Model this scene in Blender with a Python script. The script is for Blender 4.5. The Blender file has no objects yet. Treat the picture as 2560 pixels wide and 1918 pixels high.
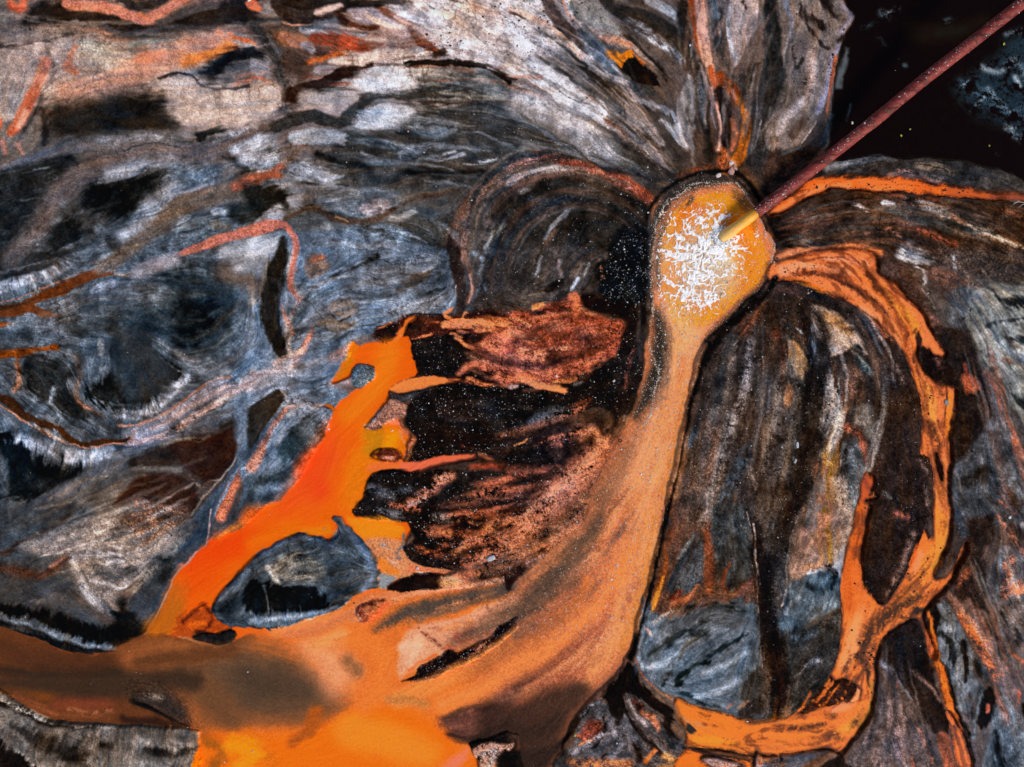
import bpy, bmesh, math, random, time
import numpy as np
from mathutils import Vector, Matrix

# ---------------------------------------------------------------- camera, sky, sun, exposure
SC = bpy.context.scene
COL = SC.collection
H = 20.0                                     # height of the drone above the flat
cam = bpy.data.objects.new('camera', bpy.data.cameras.new('camera')); COL.objects.link(cam)
cam.location = (0, 0, H); cam.rotation_euler = (0, 0, 0)
cam.data.sensor_width = 36; cam.data.lens = 36*H/(2560/95.0)
cam.data.clip_start = .1; cam.data.clip_end = 2000
SC.camera = cam
SUN_EL, SUN_AZ = math.radians(40), math.radians(128)      # from the south-east
world = bpy.data.worlds.new('World'); SC.world = world; world.use_nodes = True
wn = world.node_tree.nodes; sky = wn.new('ShaderNodeTexSky'); sky.sky_type = 'NISHITA'; sky.sun_disc = False
sky.sun_elevation = SUN_EL; sky.sun_rotation = SUN_AZ; sky.altitude = 900; sky.dust_density = 2.5
world.node_tree.links.new(sky.outputs[0], wn['Background'].inputs[0]); wn['Background'].inputs[1].default_value = .12
sun = bpy.data.objects.new('sun', bpy.data.lights.new('sun', 'SUN')); COL.objects.link(sun)
sun.data.energy = 2.6; sun.data.angle = math.radians(14); sun.data.color = (1.0, .94, .86)
sv = Vector((math.sin(SUN_AZ)*math.cos(SUN_EL), math.cos(SUN_AZ)*math.cos(SUN_EL), math.sin(SUN_EL)))
sun.rotation_euler = sv.to_track_quat('Z', 'Y').to_euler(); sun.location = sv*60
SC.view_settings.view_transform = 'Standard'; SC.view_settings.look = 'None'
SC.view_settings.exposure = 0.12; SC.view_settings.gamma = 1
GAIN = np.array([.79, .87, .99], np.float32)                                   # how bright a white board renders; stains are read off a picture

# ---------------------------------------------------------------- painting of the mineral-stained ground (numpy)
# Stain map coordinates: 1 unit = 1/95 m on the ground, x to the east, y to the south.
STEP = 2.0                                   # spacing of the ground grid
PX0, PY0, PW, PH = -60, -60, 2680, 2040      # stained area that is laid out by hand
NX, NY = int(PW/STEP), int(PH/STEP)
rng = np.random.default_rng(7)

def up(a, ny, nx):                           # smooth upsampling of a small lattice
    h, w = a.shape[:2]
    def ax(n, m):
        t = np.linspace(0, m-1.0001, n); i = t.astype(int); f = t-i
        return i, f*f*(3-2*f)
    iy, fy = ax(ny, h); ix, fx = ax(nx, w)
    if a.ndim == 3: fy = fy[:, None, None]; fx = fx[None, :, None]
    else: fy = fy[:, None]; fx = fx[None, :]
    r = a[iy]*(1-fy)+a[iy+1]*fy
    return r[:, ix]*(1-fx)+r[:, ix+1]*fx

def nz(size, ny=None, nx=None, r=None):       # value noise, cell 'size' grid cells, about -1..1
    ny = ny or NY; nx = nx or NX; r = r or rng
    return up(r.uniform(-1, 1, (int(ny/size)+3, int(nx/size)+3)).astype(np.float32), ny, nx).astype(np.float32)

def fbm(size, n=4, g=.55, **k):
    s = 0; a = 1; t = 0
    for i in range(n):
        s = s+a*nz(max(size/2**i, 1.01), **k); t += a*a; a *= g
    return (s/np.sqrt(t)).astype(np.float32)

def sm(x): x = np.clip(x, 0, 1); return x*x*(3-2*x)
def hexc(h):
    h = h.lstrip('#'); return np.array([int(h[i:i+2], 16) for i in (0, 2, 4)], np.float32)/255.0

def bil(a, x, y):                             # sample a at grid coords
    x = np.clip(x, 0, a.shape[1]-1.01); y = np.clip(y, 0, a.shape[0]-1.01)
    i = x.astype(np.int32); j = y.astype(np.int32); fx = x-i; fy = y-j
    if a.ndim == 3: fx = fx[..., None]; fy = fy[..., None]
    return (a[j, i]*(1-fx)+a[j, i+1]*fx)*(1-fy)+(a[j+1, i]*(1-fx)+a[j+1, i+1]*fx)*fy

def crom(P, closed, n=6):
    P = np.asarray(P, np.float32)
    if closed: Q = np.concatenate([P[-1:], P, P[:2]])
    else: Q = np.concatenate([2*P[:1]-P[1:2], P, 2*P[-1:]-P[-2:-1]])
    out = []
    t = np.linspace(0, 1, n, endpoint=False)[:, None]
    for i in range(1, len(Q)-2):
        a, b, c, d = Q[i-1], Q[i], Q[i+1], Q[i+2]
        out.append(.5*(2*b+(c-a)*t+(2*a-5*b+4*c-d)*t*t+(3*b-3*c+d-a)*t**3))
    if not closed: out.append(P[-1:])
    return np.concatenate(out).astype(np.float32)

SH = []                                       # the list of stains
ORG = (0, 0, 1.0)
def T(i):
    global ORG
    if i == 'G': ORG = (0, 0, 11.573)
    else: ORG = ((i % 4)*640, (0, 640, 1278)[i//4], 3.8625)
def _pts(s, k):
    a = [[float(v) for v in q.split(',')] for q in s.split()]
    ox, oy, sc = ORG
    return np.array([[ox+q[0]*sc, oy+q[1]*sc]+([q[2]*sc] if k == 3 else []) for q in a], np.float32)
def s(c, pts, **k):                           # a streak: x,y,width ...
    if pts.count(',') == 2: x, y, w = pts.split(','); pts = pts+' %f,%f,%s' % (float(x)+.6, float(y)+.2, w)
    SH.append(dict(c=c, P=crom(_pts(pts, 3), False), closed=False, k=k))
srng = random.Random(11)
def strands(A, B, n, pal, w=(.4, 1.4), ln=(.25, .8), **k):   # a sheaf of streaks running between two guide lines
    a, b = _pts(A, 2), _pts(B, 2); pal = pal.split()
    ta, tb = crom(a, False, 8), crom(b, False, 8); m = min(len(ta), len(tb))
    for _ in range(n):
        u = srng.random(); L = srng.uniform(*ln); t0 = srng.uniform(0, 1-L); q = np.linspace(t0, t0+L, 5)
        du = srng.gauss(0, .05)
        f = lambda T_, s_: T_[min(int(s_*(len(T_)-1)), len(T_)-1)]
        ww = srng.uniform(*w)*ORG[2]
        P = [list(f(ta, s_)*(1-u-du*i/4)+f(tb, s_)*(u+du*i/4))+[ww*(.25, .8, 1, .8, .2)[i]] for i, s_ in enumerate(q)]
        SH.append(dict(c=srng.choice(pal), P=crom(P, False, 4), closed=False, k=dict(dict(o=srng.uniform(.22, .6), fw=.3), **k)))
def p(c, pts, **k):                           # a patch: x,y ...
    SH.append(dict(c=c, P=crom(_pts(pts, 2), True), closed=True, k=k))
# ---------------------------------------------------------------- the stains, deposits, channels and painted bank shade, from west to east, north to south
BASE = """#5e4f4b #6e5a52 #6b5450 #4e4440 #8a6e66 #a8a0a2 #8f8584 #4a4240 #6a5a55 #5a5350 #17110e #1a1410
#6a625e #4c4441 #7a706f #6a6062 #6f6a6a #56585a #5f5f5f #403d3c #4e3830 #40393a #140f0d #1b1614
#26282b #35393f #4a4c50 #4d5054 #4c4c4e #3e3a39 #3a3536 #3a322e #45301f #3a2c26 #3c302a #4a3d38
#4a505a #444c56 #2f363c #5a6878 #55616f #3c3a3c #4a3430 #2a2625 #3a2e28 #4a3c38 #3c2e2a #4c4c4e
#3a4048 #343b42 #6c7280 #5b6a7a #6a4030 #1f1b1b #2b2524 #3a2c28 #352e2c #4a403c #2f2522 #3e3a3a
#3a3e44 #4a4c50 #33231f #48505a #5a3a28 #2c2422 #4a2e28 #8a6040 #453934 #4a3a34 #2b201d #36363a
#3a3c40 #7a706a #4a4a4c #4a5058 #5a4a40 #3c221a #5a4038 #a06a40 #4a4240 #4c4a4a #3a2c26 #4a3e3c
#2c2a2a #3a2820 #6a4228 #a06038 #c07040 #a06850 #8a5a48 #6a5548 #6a727c #3a3838 #2c2320 #5a4c4a
#4a4644 #5a5452 #9a6020 #c86818 #d87018 #60403a #4a3428 #504440 #6a4830 #6a4a38 #5a4c48 #50484a""".split('\n')
FLOWS = [(60,180,95,3),(60,260,95,3),(120,330,100,3),(330,200,20,2),(500,330,60,3),(560,270,50,3),(30,560,40,2),
 (230,560,60,2),(1400,600,70,3),(1330,560,75,3),(1500,560,60,3),(1300,700,75,2),(1450,720,80,2)]

T(0)
p('#998b83','0,30 20,29 35,25 50,20 64,22 75,27 90,28 120,24 145,22 166,30 166,84 150,82 118,81 105,70 90,66 70,64 45,70 30,70 0,78',u=.3,g=.3)
p('#66605c','0,0 14,2 12,12 0,16')
p('#1f1a19','20,8 26,3 40,3 50,6 60,9 70,10 80,12 90,15 100,18 112,15 120,8 130,8 142,4 166,0 166,16 150,19 130,22 112,25 95,27 80,25 70,20 60,17 40,17 17,18 16,12',u=.2,f=9)
s('#3a3a40','70,19,4 80,23,4 95,22,3 110,19,3 125,20,4 140,18,3')
s('#4a4444','105,16,5 115,13,5 125,8,5 140,5,4')
s('#b8553a','10,4,7 15,7,7 18,3,5',f=9)
s('#c87a64','45,4,6 60,6,7 70,7,8 85,11,7 95,15,6 103,12,7 112,6,7 120,1,7 124,-3,7',g=.4,u=.1)
s('#e07a44','92,10,2 97,14,2',f=8)
s('#2b2524','80,0,8 88,4,6 97,5,6 106,3,6 112,-2,5')
p('#6d625c','0,18 18,19 45,17 60,17 66,22 50,24 30,26 10,28 0,29')
s('#2a2728','-2,31,4 12,31,3 25,29,2.5 35,27,1.5 50,24,1')
s('#3a3230','33,33,4 36,42,4 35,52,3 29,64,3 23,76,3 18,86,3',f=9)
s('#c8542a','31,41,6 29,50,7 24,60,6 18,70,6 13,80,6 9,86,5',f=8)
s('#e89068','17,72,4 13,80,4 9,85,2',f=6)
s('#e0762a','29,44,3 27,50,3',f=6)
s('#8f8680','41,54,4 38,64,5 34,75,4')
s('#a85a48','33,74,2 38,77,2'); s('#d8a090','41,60,.8 40,66,.8')
s('#2e2a2c','29,72,3 31,85,3 30,95,2',f=9)
s('#d8714a','51,32,3 48,38,4 45,45,5 50,49,4',f=8)
s('#bf7f64','44,60,10 65,56,9 85,48,12 105,40,14 125,33,12 140,28,8',f=16,g=.3)
s('#8e8c88','60,30,12 65,40,12 62,48,8',f=14); s('#7e8480','88,32,8 100,31,8 112,29,6',f=12)
p('#e87a50','90,37 96,34 101,38 95,42 90,41',f=8)
s('#d9782a','112,40,4 128,38,5 138,36,7 148,30,6',f=10)
s('#e07a50','143,22,3 148,27,4 154,32,4',f=8)
s('#e06a3a','150,24,3 158,27,2.5 166,29,2')
s('#8a5a50','122,30,4 135,32,4 142,27,3',f=9)
p('#b8a9a2','105,52 125,50 132,60 150,62 168,60 168,78 150,80 120,80 106,68',f=12,u=.25)
p('#4a4a50','130,46 145,38 168,34 168,52 150,56 135,57 125,52',f=12)
s('#131316','137,51,8 140,44,6 150,38,5 162,36,7',f=12,e=10)
s('#1b1a1d','104,52,2.5 113,50,2 118,48,1 124,51,1 130,56,1.5 136,59,1.5 145,60,1 158,58,1 166,57,1',f=3)
s('#3a3638','128,67,1 132,62,1 138,60,1',f=3); s('#3a3638','150,76,1 158,73,1 166,71,1.5',f=4)
s('#c0694a','153,56,2 160,54,2 166,53,2.5',f=4)
p('#1c1a19','38,76 50,71 65,68 85,67 100,66 108,75 115,82 105,88 85,88 65,87 45,90 38,86',f=22,e=8,u=.5)
s('#1f2225','104,86,8 112,90,8 122,93,5 130,90,4',f=10,e=8)
s('#a06a5c','4,92,4 6,100,3',f=8); s('#a07466','14,94,4 16,101,3',f=8); s('#c8694c','1,78,4 2,84,3',f=7)
p('#1e2124','0,112 20,106 40,100 55,104 50,112 35,118 30,130 25,140 20,155 0,164',f=12,u=.9)
s('#5c5a62','-2,110,4 15,105,5 35,100,4 60,95,5 80,92,4',f=8)
s('#7e8794','85,90,4 100,89,6 106,90,4',u=.8); s('#6e7680','66,93,5 78,95,4',u=.8)
s('#8d96a2','140,92,4 150,89,5 160,86,5 167,84,6',u=.8); s('#171b1e','130,90,6 138,87,5 146,85,3',e=8)
s('#565052','168,89,9 150,94,9 135,99,9 115,98,9 100,97,9 85,100,9 70,106,10 58,115,10 46,124,11 36,136,10 28,150,9 18,162,8',f=8,u=.15,g=.35)
s('#2a2a2c','80,98,1 95,93,1 110,95,1 125,98,1',f=3)
s('#8a94a2','65,118,4 75,115,4 84,112,5 92,106,3 102,101,2 112,103,2',u=1)
p('#0b0e10','60,122 75,118 85,116 92,105 100,102 108,103 112,110 108,118 100,124 92,133 84,140 76,142 68,138 58,134 56,128',f=13,e=9,u=.9)
p('#65707c','110,108 120,104 140,106 142,115 132,119 115,121 106,125 98,131 90,140 98,122',f=12,u=1.1)
s('#16191c','140,100,4 152,104,6 162,110,6 150,119,4',f=10)
s('#8c96a5','106,132,3 118,127,3 130,123,3 142,118,3'); s('#7d8894','98,134,5 92,140,5',e=8)
p('#4e5a66','85,145 100,135 130,140 166,138 168,150 140,154 110,162 80,160',f=12,u=.9)
s('#5e4f46','168,118,9 150,121,9 135,127,9 120,131,10 108,138,9 98,147,8 90,157,6 84,168,5',f=7,g=.4,u=.2)
s('#8a5040','156,117,5 168,114,7',g=.4); s('#7a4a3a','130,126,3 145,123,3',g=.4,f=9)
s('#a6afba','98,138,6 104,136,3',f=4); s('#a6afba','140,138,4 148,138,2.5',f=4); s('#a6afba','115,146,1.5 123,142,2.5',f=4)
s('#14191c','160,124,8 168,132,8',f=10); p('#22272a','150,134 168,130 168,146 150,144',f=12)
s('#6a6660','140,146,5 150,148,4')
s('#b5614e','168,150,6 155,153,5 143,155,5 130,158,5 120,162,4 113,168,3',u=.15,g=.4,f=5)
p('#12161a','38,142 50,140 56,150 58,168 25,168 28,155',f=14,e=8,u=.9)
s('#5e656e','44,130,5 38,142,5 30,152,4',f=9,u=.4)
s('#a0aab4','60,152,4 66,154,3'); s('#9fa3a8','140,168,6 150,161,6 167,158,6',f=8)
s('#606a76','66,150,8 75,158,8 90,160,6',u=1); s('#747e8a','108,100,3 118,105,4',u=1)

T(1)
p('#c8bfc0','92,2 168,-2 168,40 150,42 120,36 108,26 118,25 100,16 88,8',e=10,u=.5)
s('#1e1917','0,0,3 8,0,3')
p('#6e6868','6,4 11,1 13,6 18,11 20,14 12,13 4,10'); s('#e07048','-1,4,8 3,6,5')
p('#3a302d','13,0 45,3 55,4 45,11 30,14 20,10',u=.3)
s('#2b2220','13,0,5 15,7,6 21,13,6 32,15,5 42,12,5 52,10,4 60,6,4'); s('#241e1c','20,3,6 35,4,7 50,3,5 65,3,6 80,3,6 95,1,6')
s('#d8b0a0','40,9,4 48,7,5 55,5,3')
p('#a8989a','60,8 75,6 82,8 95,14 100,20 92,20 80,17 65,14',u=.5); s('#ecccbc','72,10,3 82,17,4 92,18,3 98,15,3')
s('#2e3034','3,14,3 15,15,4 25,16,2',f=5)
s('#f09a78','18,16,1 30,17.5,1 38,17,1',f=3)
s('#8a8a92','30,20,4 42,22,5 55,23,4 72,24,3'); s('#3c444c','32,19,3 45,17,4 55,15,3'); s('#6a6a70','40,17,4 55,16,4')
p('#a06a52','12,23 25,22 34,25 36,32 25,32 15,28',f=8)
p('#8a4632','36,25 50,24 60,25 68,26 78,33 75,36 62,37 52,38 42,40 36,42 28,40 45,36 46,30',f=8,u=.6)
s('#6e2c1a','50,27,5 62,29,7 72,33,6',u=.7); s('#4a3632','35,34,6 48,34,6')
p('#8b8688','30,28 36,28 40,33 37,35 31,31',f=4)
s('#6a3018','81,6,2.5 88,11,4 98,16,4 108,20,2.5'); s('#2a1610','98,15,1.5 107,19,1.5 115,22.5,1.2',f=3)
s('#e0a088','90,12,1 104,19.5,2 112,24,2.5'); s('#5a2c1c','100,19,4 104,25,6 110,30,7 118,34,5',u=.7)
s('#2e1a14','54,11,4 58,15,5 62,18,4'); s('#4a2618','62,18,4 70,20,5 80,19,3')
s('#3a3a3e','-1,17,5 5,24,7 11,33,7 15,43,6 17,52,6 20,60,6 20,66,5',u=.8); s('#6a6c74','8,24,2 14,33,2 18,40,2',f=5)
p('#7c7a80','-2,32 8,38 10,45 10,52 -2,50',f=4); s('#15171a','-1,34,5 3,38,2',f=7); s('#d06a48','-1,52,2 5,53,2.5 13,57,1',f=4)
p('#aa9c98','-2,55 10,56 15,60 17,65 12,73 5,80 -2,84',f=4,u=.25); s('#3a3434','2,65,1.5 6,66,1')
p('#4c3a34','20,34 30,34 38,44 35,52 25,50 18,42',f=9)
s('#c8602a','35,41,2 50,38,3 60,36,2 68,36,2'); s('#ecd2c4','50,41,3 60,42,4 68,41,4 78,38,5 90,37,5 100,35,5')
p('#d2c6c4','82,33 95,30 105,31 114,36 98,43 80,42 72,40',e=8); s('#4a3840','75,38,2 90,36,2 98,36,3 105,38,2',b=.4)
s('#9c8e8a','64,38,4 68,37,3',f=4)
p('#908584','38,47 42,43 52,44 60,47 52,49 44,49',f=4)
p('#c9c2c0','32,58 40,51 50,49 46,54 40,57',e=7)
s('#241814','25,65,7 32,62,8 42,59,6 52,54,5 62,48,4 70,44,3.5 75,43,3',f=5); s('#3a2018','28,60,5 36,61,7',u=.7)
p('#d8cfcc','55,56 65,52 75,46 85,45 100,44 103,50 100,56 100,62 85,60 70,58',e=7,u=.35)
s('#a09490','84,50,2 80,54,2'); s('#8a5a40','60,55,3 66,54,2')
p('#70716f','102,47 120,44 145,45 158,52 168,56 168,65 150,66 120,67 105,62 100,57',u=.6)
s('#3c4448','106,58,3 118,60,3 130,54,2 138,48,2'); s('#3a4248','128,58,4 140,50,5 150,48,5 160,56,5',u=.9)
s('#1a1412','99,43,3 110,42.5,3 125,42,3.5 140,42.5,3.5 152,44,3 160,49,3 168,52,3',f=3.5)
s('#241814','117,37,4 122,33,4.5 128,31,2',f=5)
s('#35302e','45,60,3 52,57,4 60,58,4 70,61,3 80,63,4 90,63,4 100,66,4 110,68,4 125,68,3 140,68,3 168,66,3')
s('#46362f','100,3,2 107,10,2 112,16,2.5 116,16,2',f=4); s('#3a3232','113,6,1.5 121,12,1.5',f=3)
s('#dcd6d8','118,8,4 135,22,5 160,32,4'); s('#e0bcae','140,6,6 155,12,6 168,18,6',f=9); s('#8a7a78','115,16,4 125,22,5 130,27,3')
s('#4a4654','142,20,4 150,25,4 158,25,5 168,28,6',b=.35,u=.9); s('#35302f','142,31,1.5 150,33,2 156,34,3 160,36,2 168,38,2')
s('#574a46','123,0,2.5 133,4,2'); s('#7a7274','98,6,5 106,12,5',u=.6); s('#90888a','120,30,4 135,34,4 150,38,3')
p('#aa9690','30,70 42,64 55,61 65,62 71,64 66,70 60,77 52,76 40,74 28,74',f=4,u=.3)
s('#c8c0c0','58,62,1 66,62,1'); s('#5a5052','60,66,1 62,72,1',f=3)
s('#46464e','14,72,4 20,70,4 22,76,3',u=1)
s('#38312f','-2,86,4 12,83,5 22,80,6 34,77,5 45,80,5 55,81,5 60,76,4 68,69,4 74,64,5',g=.4)
p('#333334','60,84 90,86 120,74 168,70 168,112 130,120 90,125 60,120 45,110 50,98',f=14,u=.6,sp=.12)
p('#c8c8cc','66,79 72,72 82,69 95,69 103,74 92,77 84,82 78,85 70,83',f=5,u=.4)
p('#6a7076','88,78 103,75 122,77 133,82 125,88 115,91 105,86 92,80',f=8,u=.8)
p('#7a8490','26,92 32,84 45,84 55,86 61,90 50,93 35,95',f=4,u=.8)
p('#6f7780','-2,92 10,90 16,95 16,105 10,112 -2,115',f=6,u=1)
p('#7f8893','25,110 33,103 42,108 50,113 58,115 50,119 40,120 28,118 18,115',f=6,u=.7); s('#22272c','24,110,3 32,112,4',f=7)
s('#5b6b7b','62,92,4 80,94,6 95,96,5',u=1); s('#6d7b8a','96,100,8 105,98,6 112,96,3',u=1); s('#8d8a90','115,104,3 125,103,3 135,100,3',b=.4)
s('#b5bac2','122,100,2 130,98,2',b=.3); s('#a5aab2','135,107,2 145,106,2.5 155,104,2',b=.35); s('#8a8c94','68,100,1.5 78,104,1.5')
s('#0f1012','100,112,6 120,112,6 140,111,4 155,112,3',f=10); s('#16181a','40,100,4 55,106,4 75,110,4',f=9)
s('#5a6068','138,74,2 148,78,2',b=.4); s('#6d7885','120,86,3 132,84,3',b=.3)
p('#5a6068','40,128 55,125 80,122 95,128 90,140 70,143 50,138',f=9,u=1); p('#988c8c','70,132 80,130 88,132 85,138 75,141 68,137',f=6)
s('#26221f','30,118,2 42,121,2 60,122,2',f=5)
s('#9a4f3a','-1,118,4 5,117,4 12,112,4 20,106,3',g=.4); s('#6a5a54','20,106,5 28,98,4 34,94,3')
p('#171c20','-2,122 12,120 24,126 25,134 15,140 -2,142',f=6,u=.6); p('#74767e','12,118 25,120 33,124 28,134 22,124',f=4); p('#808894','12,134 20,132 20,140 10,146 -2,148 4,141',f=5)
s('#54443c','4,128,3 8,131,2')
s('#43342c','20,142,3 35,135,3 48,141,4 60,144,5 75,144,5 88,138,4 98,132,3 110,128,3 130,124,4',g=.3); s('#8a6a50','52,141,1 60,144,1')
s('#9a9896','88,142,4 95,142,5 103,138,3',e=6); s('#5a6470','105,146,5 118,140,4',u=1)
p('#3a3632','85,150 110,142 130,140 128,168 98,168',f=14,u=.8,g=.4)
p('#3a3c42','148,130 168,124 168,168 148,168',f=10,u=.9)
s('#604438','168,112,8 155,119,10 145,126,9 138,133,9 134,142,11 131,152,13 130,168,13',g=.6,u=.3,sp=.25); s('#b08072','164,114,2.5 152,122,3 144,131,2',g=.5); s('#2a201d','128,142,2 126,155,3 124,168,3')
s('#8a6052','137,150,2 135,160,2 134,168,2'); s('#8a8a86','148,160,3 155,150,3.5 163,146,3'); s('#2c2420','156,136,6 166,132,6')
s('#8a8088','22,153,6 25,160,5 25,168,6',f=6); s('#b5614a','-1,152,6 8,149,5 17,146,5 24,150,4 27,158,3.5 28,168,3',g=.5,f=4)
p('#868c94','-2,156 12,151 18,153 17,168 -2,168',f=5,u=.6); s('#1c1c1e','19,153,3 20,168,6',f=5); s('#20262a','6,160,4 2,166,4')
p('#5c5a5a','30,155 40,150 50,150 56,158 54,168 30,168',f=8); s('#26292c','40,152,4 38,158,4',f=8); s('#a86040','36,164,4 46,161,3',f=6); s('#96979a','46,148,6 50,156,5',f=8)
p('#5a6876','56,150 80,146 95,150 100,160 95,168 58,168',u=1,f=10)

T(2)
p('#a9a2a2','-2,-2 22,0 30,10 45,22 55,35 50,42 35,38 18,33 -2,32',f=10,u=.6)
s('#d6d3d6','-1,2,6 10,3,6 20,2,4'); s('#cfa796','-1,8,4 12,13,4 25,18,4 33,26,4 45,38,4',b=.1); s('#4b3a35','-1,10,3 6,13,2 10,15,1')
s('#94929a','-1,22,8 12,28,8 25,35,4',u=.8); s('#c4c4c8','-1,28,3 14,33,4')
s('#473b3a','22,-1,8 27,10,8 35,20,8 43,28,7 48,34,5',g=.4); s('#c08068','33,2,1.2 36,8,1.2 44,18,1.2',f=3)
s('#b9b2b0','36,0,5 40,10,3 44,17,2'); p('#6a6864','38,2 42,2 46,13 43,15 39,8',f=4)
s('#2b2725','58,2,6 70,8,9 85,12,9 98,20,10 108,28,10 113,36,9 114,46,5',u=.5)
p('#85827e','46,4 55,5 64,14 70,23 62,24 52,20 46,12',f=6); p('#8e7c74','50,20 60,20 70,24 80,30 92,40 90,44 75,33 60,29',f=6,g=.4); s('#b07c64','56,26,4 66,27,5 76,31,4',g=.4)
p('#5f646e','42,22 50,24 58,29 62,38 68,47 60,45 50,36',f=8,u=.7)
p('#120e0c','67,43 76,37 84,42 92,48 95,56 90,59 82,56 72,49',f=4,e=5); s('#2c2c2e','84,57,4 90,58,4')
p('#e87a16','60,35 64,34 70,35 76,33 78,38 73,39 70,44 66,41 62,39',f=3.5,e=5); s('#c8662a','76,34,2 84,40,1.6 91,46,1.2',f=3)
s('#9a9ca2','88,1,6 95,5,7 103,10,5 105,13,2'); s('#6e737c','75,15,6 83,20,8 92,28,7 103,35,6 110,40,5',u=.9,b=.1)
s('#aab0ba','84,22,2 92,29,3 100,34,2',b=.2); s('#1c1918','72,24,2 84,34,3 94,44,3 100,52,3')
s('#3a3e44','62,46,5 75,56,5 90,62,4',u=.9)
s('#8c8a8c','-1,38,6 15,42,4 30,46,3 42,56,2',u=.7)
p('#dedbdc','-2,44 18,43 30,48 40,54 50,62 60,68 64,80 55,79 40,74 28,67 20,60 8,52 -2,50',f=5,e=6,u=.3)
s('#8a8688','12,48,2 20,50,2 26,47,2',f=4); s('#4a4244','18,60,3 21,62,2',b=.3)
s('#241f1d','16,38,4 26,43,4 34,48,2 42,56,2',b=.1); s('#241e1c','36,36,3 45,44,5 55,52,6 65,60,6 75,66,6 88,70,5',e=7,b=.05)
s('#b6acaa','52,44,2 60,50,3 70,54,3 76,57,2'); s('#4a4a50','66,66,4 72,74,4',b=.3)
p('#93857c','-2,54 12,58 28,70 45,77 60,82 70,84 65,90 50,85 35,77 18,70 -2,65',f=7,g=.4)
p('#33302f','-2,66 18,72 40,82 60,92 75,100 95,105 105,115 95,118 60,108 30,98 10,92 -2,92',f=9,u=.6,sp=.3)
s('#5a4c44','22,77,1.5 33,84,1.5 42,88,1',f=4); s('#7a7e86','20,86,2 30,94,2.5 42,99,2',b=.3); s('#8a929c','48,98,3 55,97,4 58,91,2',b=.2)
s('#6a4030','62,80,4 68,84,5 74,90,5 82,96,6 88,102,6',g=.8,b=.2,sp=.5)
s('#8c8c92','72,62,2 76,66,2 85,67,2.5 95,71,3 104,76,3 107,84,3',e=6); s('#9da0a6','96,79,3 104,86,3 108,94,2',e=6)
p('#2a2523','70,78 95,90 108,104 104,116 80,104',f=14)
p('#8a8380','108,94 105,82 107,66 112,54 114,46 118,60 118,78 117,88 114,98 111,98',f=5); s('#c0b4ae','108,80,1.5 110,90,2 113,96,2'); s('#3a302c','111,42,3 116,50,2 118,62,1.5 118,80,1.5'); s('#b0a49c','113,66,2 115,78,2')
s('#25201e','110,4,8 112,20,6 117,40,2'); s('#1f1b1a','120,42,5 122,56,8 124,72,8 126,90,8 127,106,8',f=9)
s('#5c5f64','119,52,4 121,66,4 124,80,3',b=.2,u=.8); s('#8a8088','120,42,2 125,56,2 129,70,2 131,84,2')
s('#8a3c1a','115,-1,4 117,15,5 119,28,5 121,36,3'); s('#dc9d84','121,-1,6 122,15,7 123,30,8 125,40,7 128,46,4',f=5,g=.4)
s('#b4542a','127,46,5 130,55,5 132,63,4 134,72,3'); s('#cf9a88','128,58,2.5 132,68,3 135,80,3 135,90,2 132,98,3')
s('#7a3414','134,50,6 140,58,8 146,66,7',g=.4); s('#b8601c','146,66,5 150,76,5 150,86,6 148,98,6 143,106,7 138,112,6',g=.4,f=5)
s('#1a100c','133,60,6 137,70,7 139,82,6 138,92,6 137,97,4'); s('#b86a4a','142,78,2 144,88,3 141,98,3',g=.6); s('#e0927a','142,60,2 143,65,1.5')
s('#b0552c','135,100,6 136,108,8',g=.9,b=.1); s('#eccabb','141,107,3 143,111,3.5'); s('#eccabb','133,114,2.5')
p('#2c2a2b','133,5 138,20 138,40 145,50 168,40 168,112 154,107 155,80 150,62 140,48 130,30',f=10,u=.7,g=.3)
s('#5a4038','133,22,4 137,12,3'); s('#6b7078','130,4,5 131,12,4',u=.8)
p('#a8958f','142,-2 156,-2 159,10 155,22 148,34 144,44 141,38 139,25 140,10',f=4,g=.3); s('#c4c0c4','140,6,2 139,18,2 141,30,2.5 144,42,1.5'); s('#40302c','149,3,2 150,7,1.5')
s('#8a8a90','160,80,1.5 158,90,1.5'); s('#45484c','156,84,3 154,98,4')
s('#a87466','-1,110,5 8,107,6 18,104,5',g=.5); s('#b09890','-1,118,7 10,114,6')
s('#84402f','14,98,2 20,101,5 32,105,6 45,108,6 58,113,7 70,118,8 80,124,8 88,130,7',g=.9,sp=.6); s('#b8705c','55,112,3 66,118,4 78,125,4',g=.9,b=.15)
s('#c9c0bc','14,112,3 24,110,4 36,111,4 48,113,3'); s('#b9b6bc','7,124,4 13,124,3')
s('#141418','50,105,2 60,108,4 80,113,5 95,117,3',f=8)
p('#26221f','10,124 25,115 50,117 68,124 82,132 92,140 88,168 -2,168 -2,140',f=7,u=.7,g=.3,sp=.35)
s('#7c7d82','35,136,2 28,145,3 22,156,3',f=5); s('#6a625c','21,136,1 19,146,1',f=4); s('#3c4450','8,128,3 25,130,4 40,128,3',b=.2,u=.8); s('#4c3a30','28,150,3 20,162,4'); s('#484a50','45,120,2 56,126,3 60,132,3',b=.3)
p('#0c0f13','68,150 85,146 89,156 88,168 62,168',f=9,sp=1.8)
p('#141416','66,122 85,132 92,142 88,150 76,150 70,136',f=14,o=.6,sp=.9)

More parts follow.
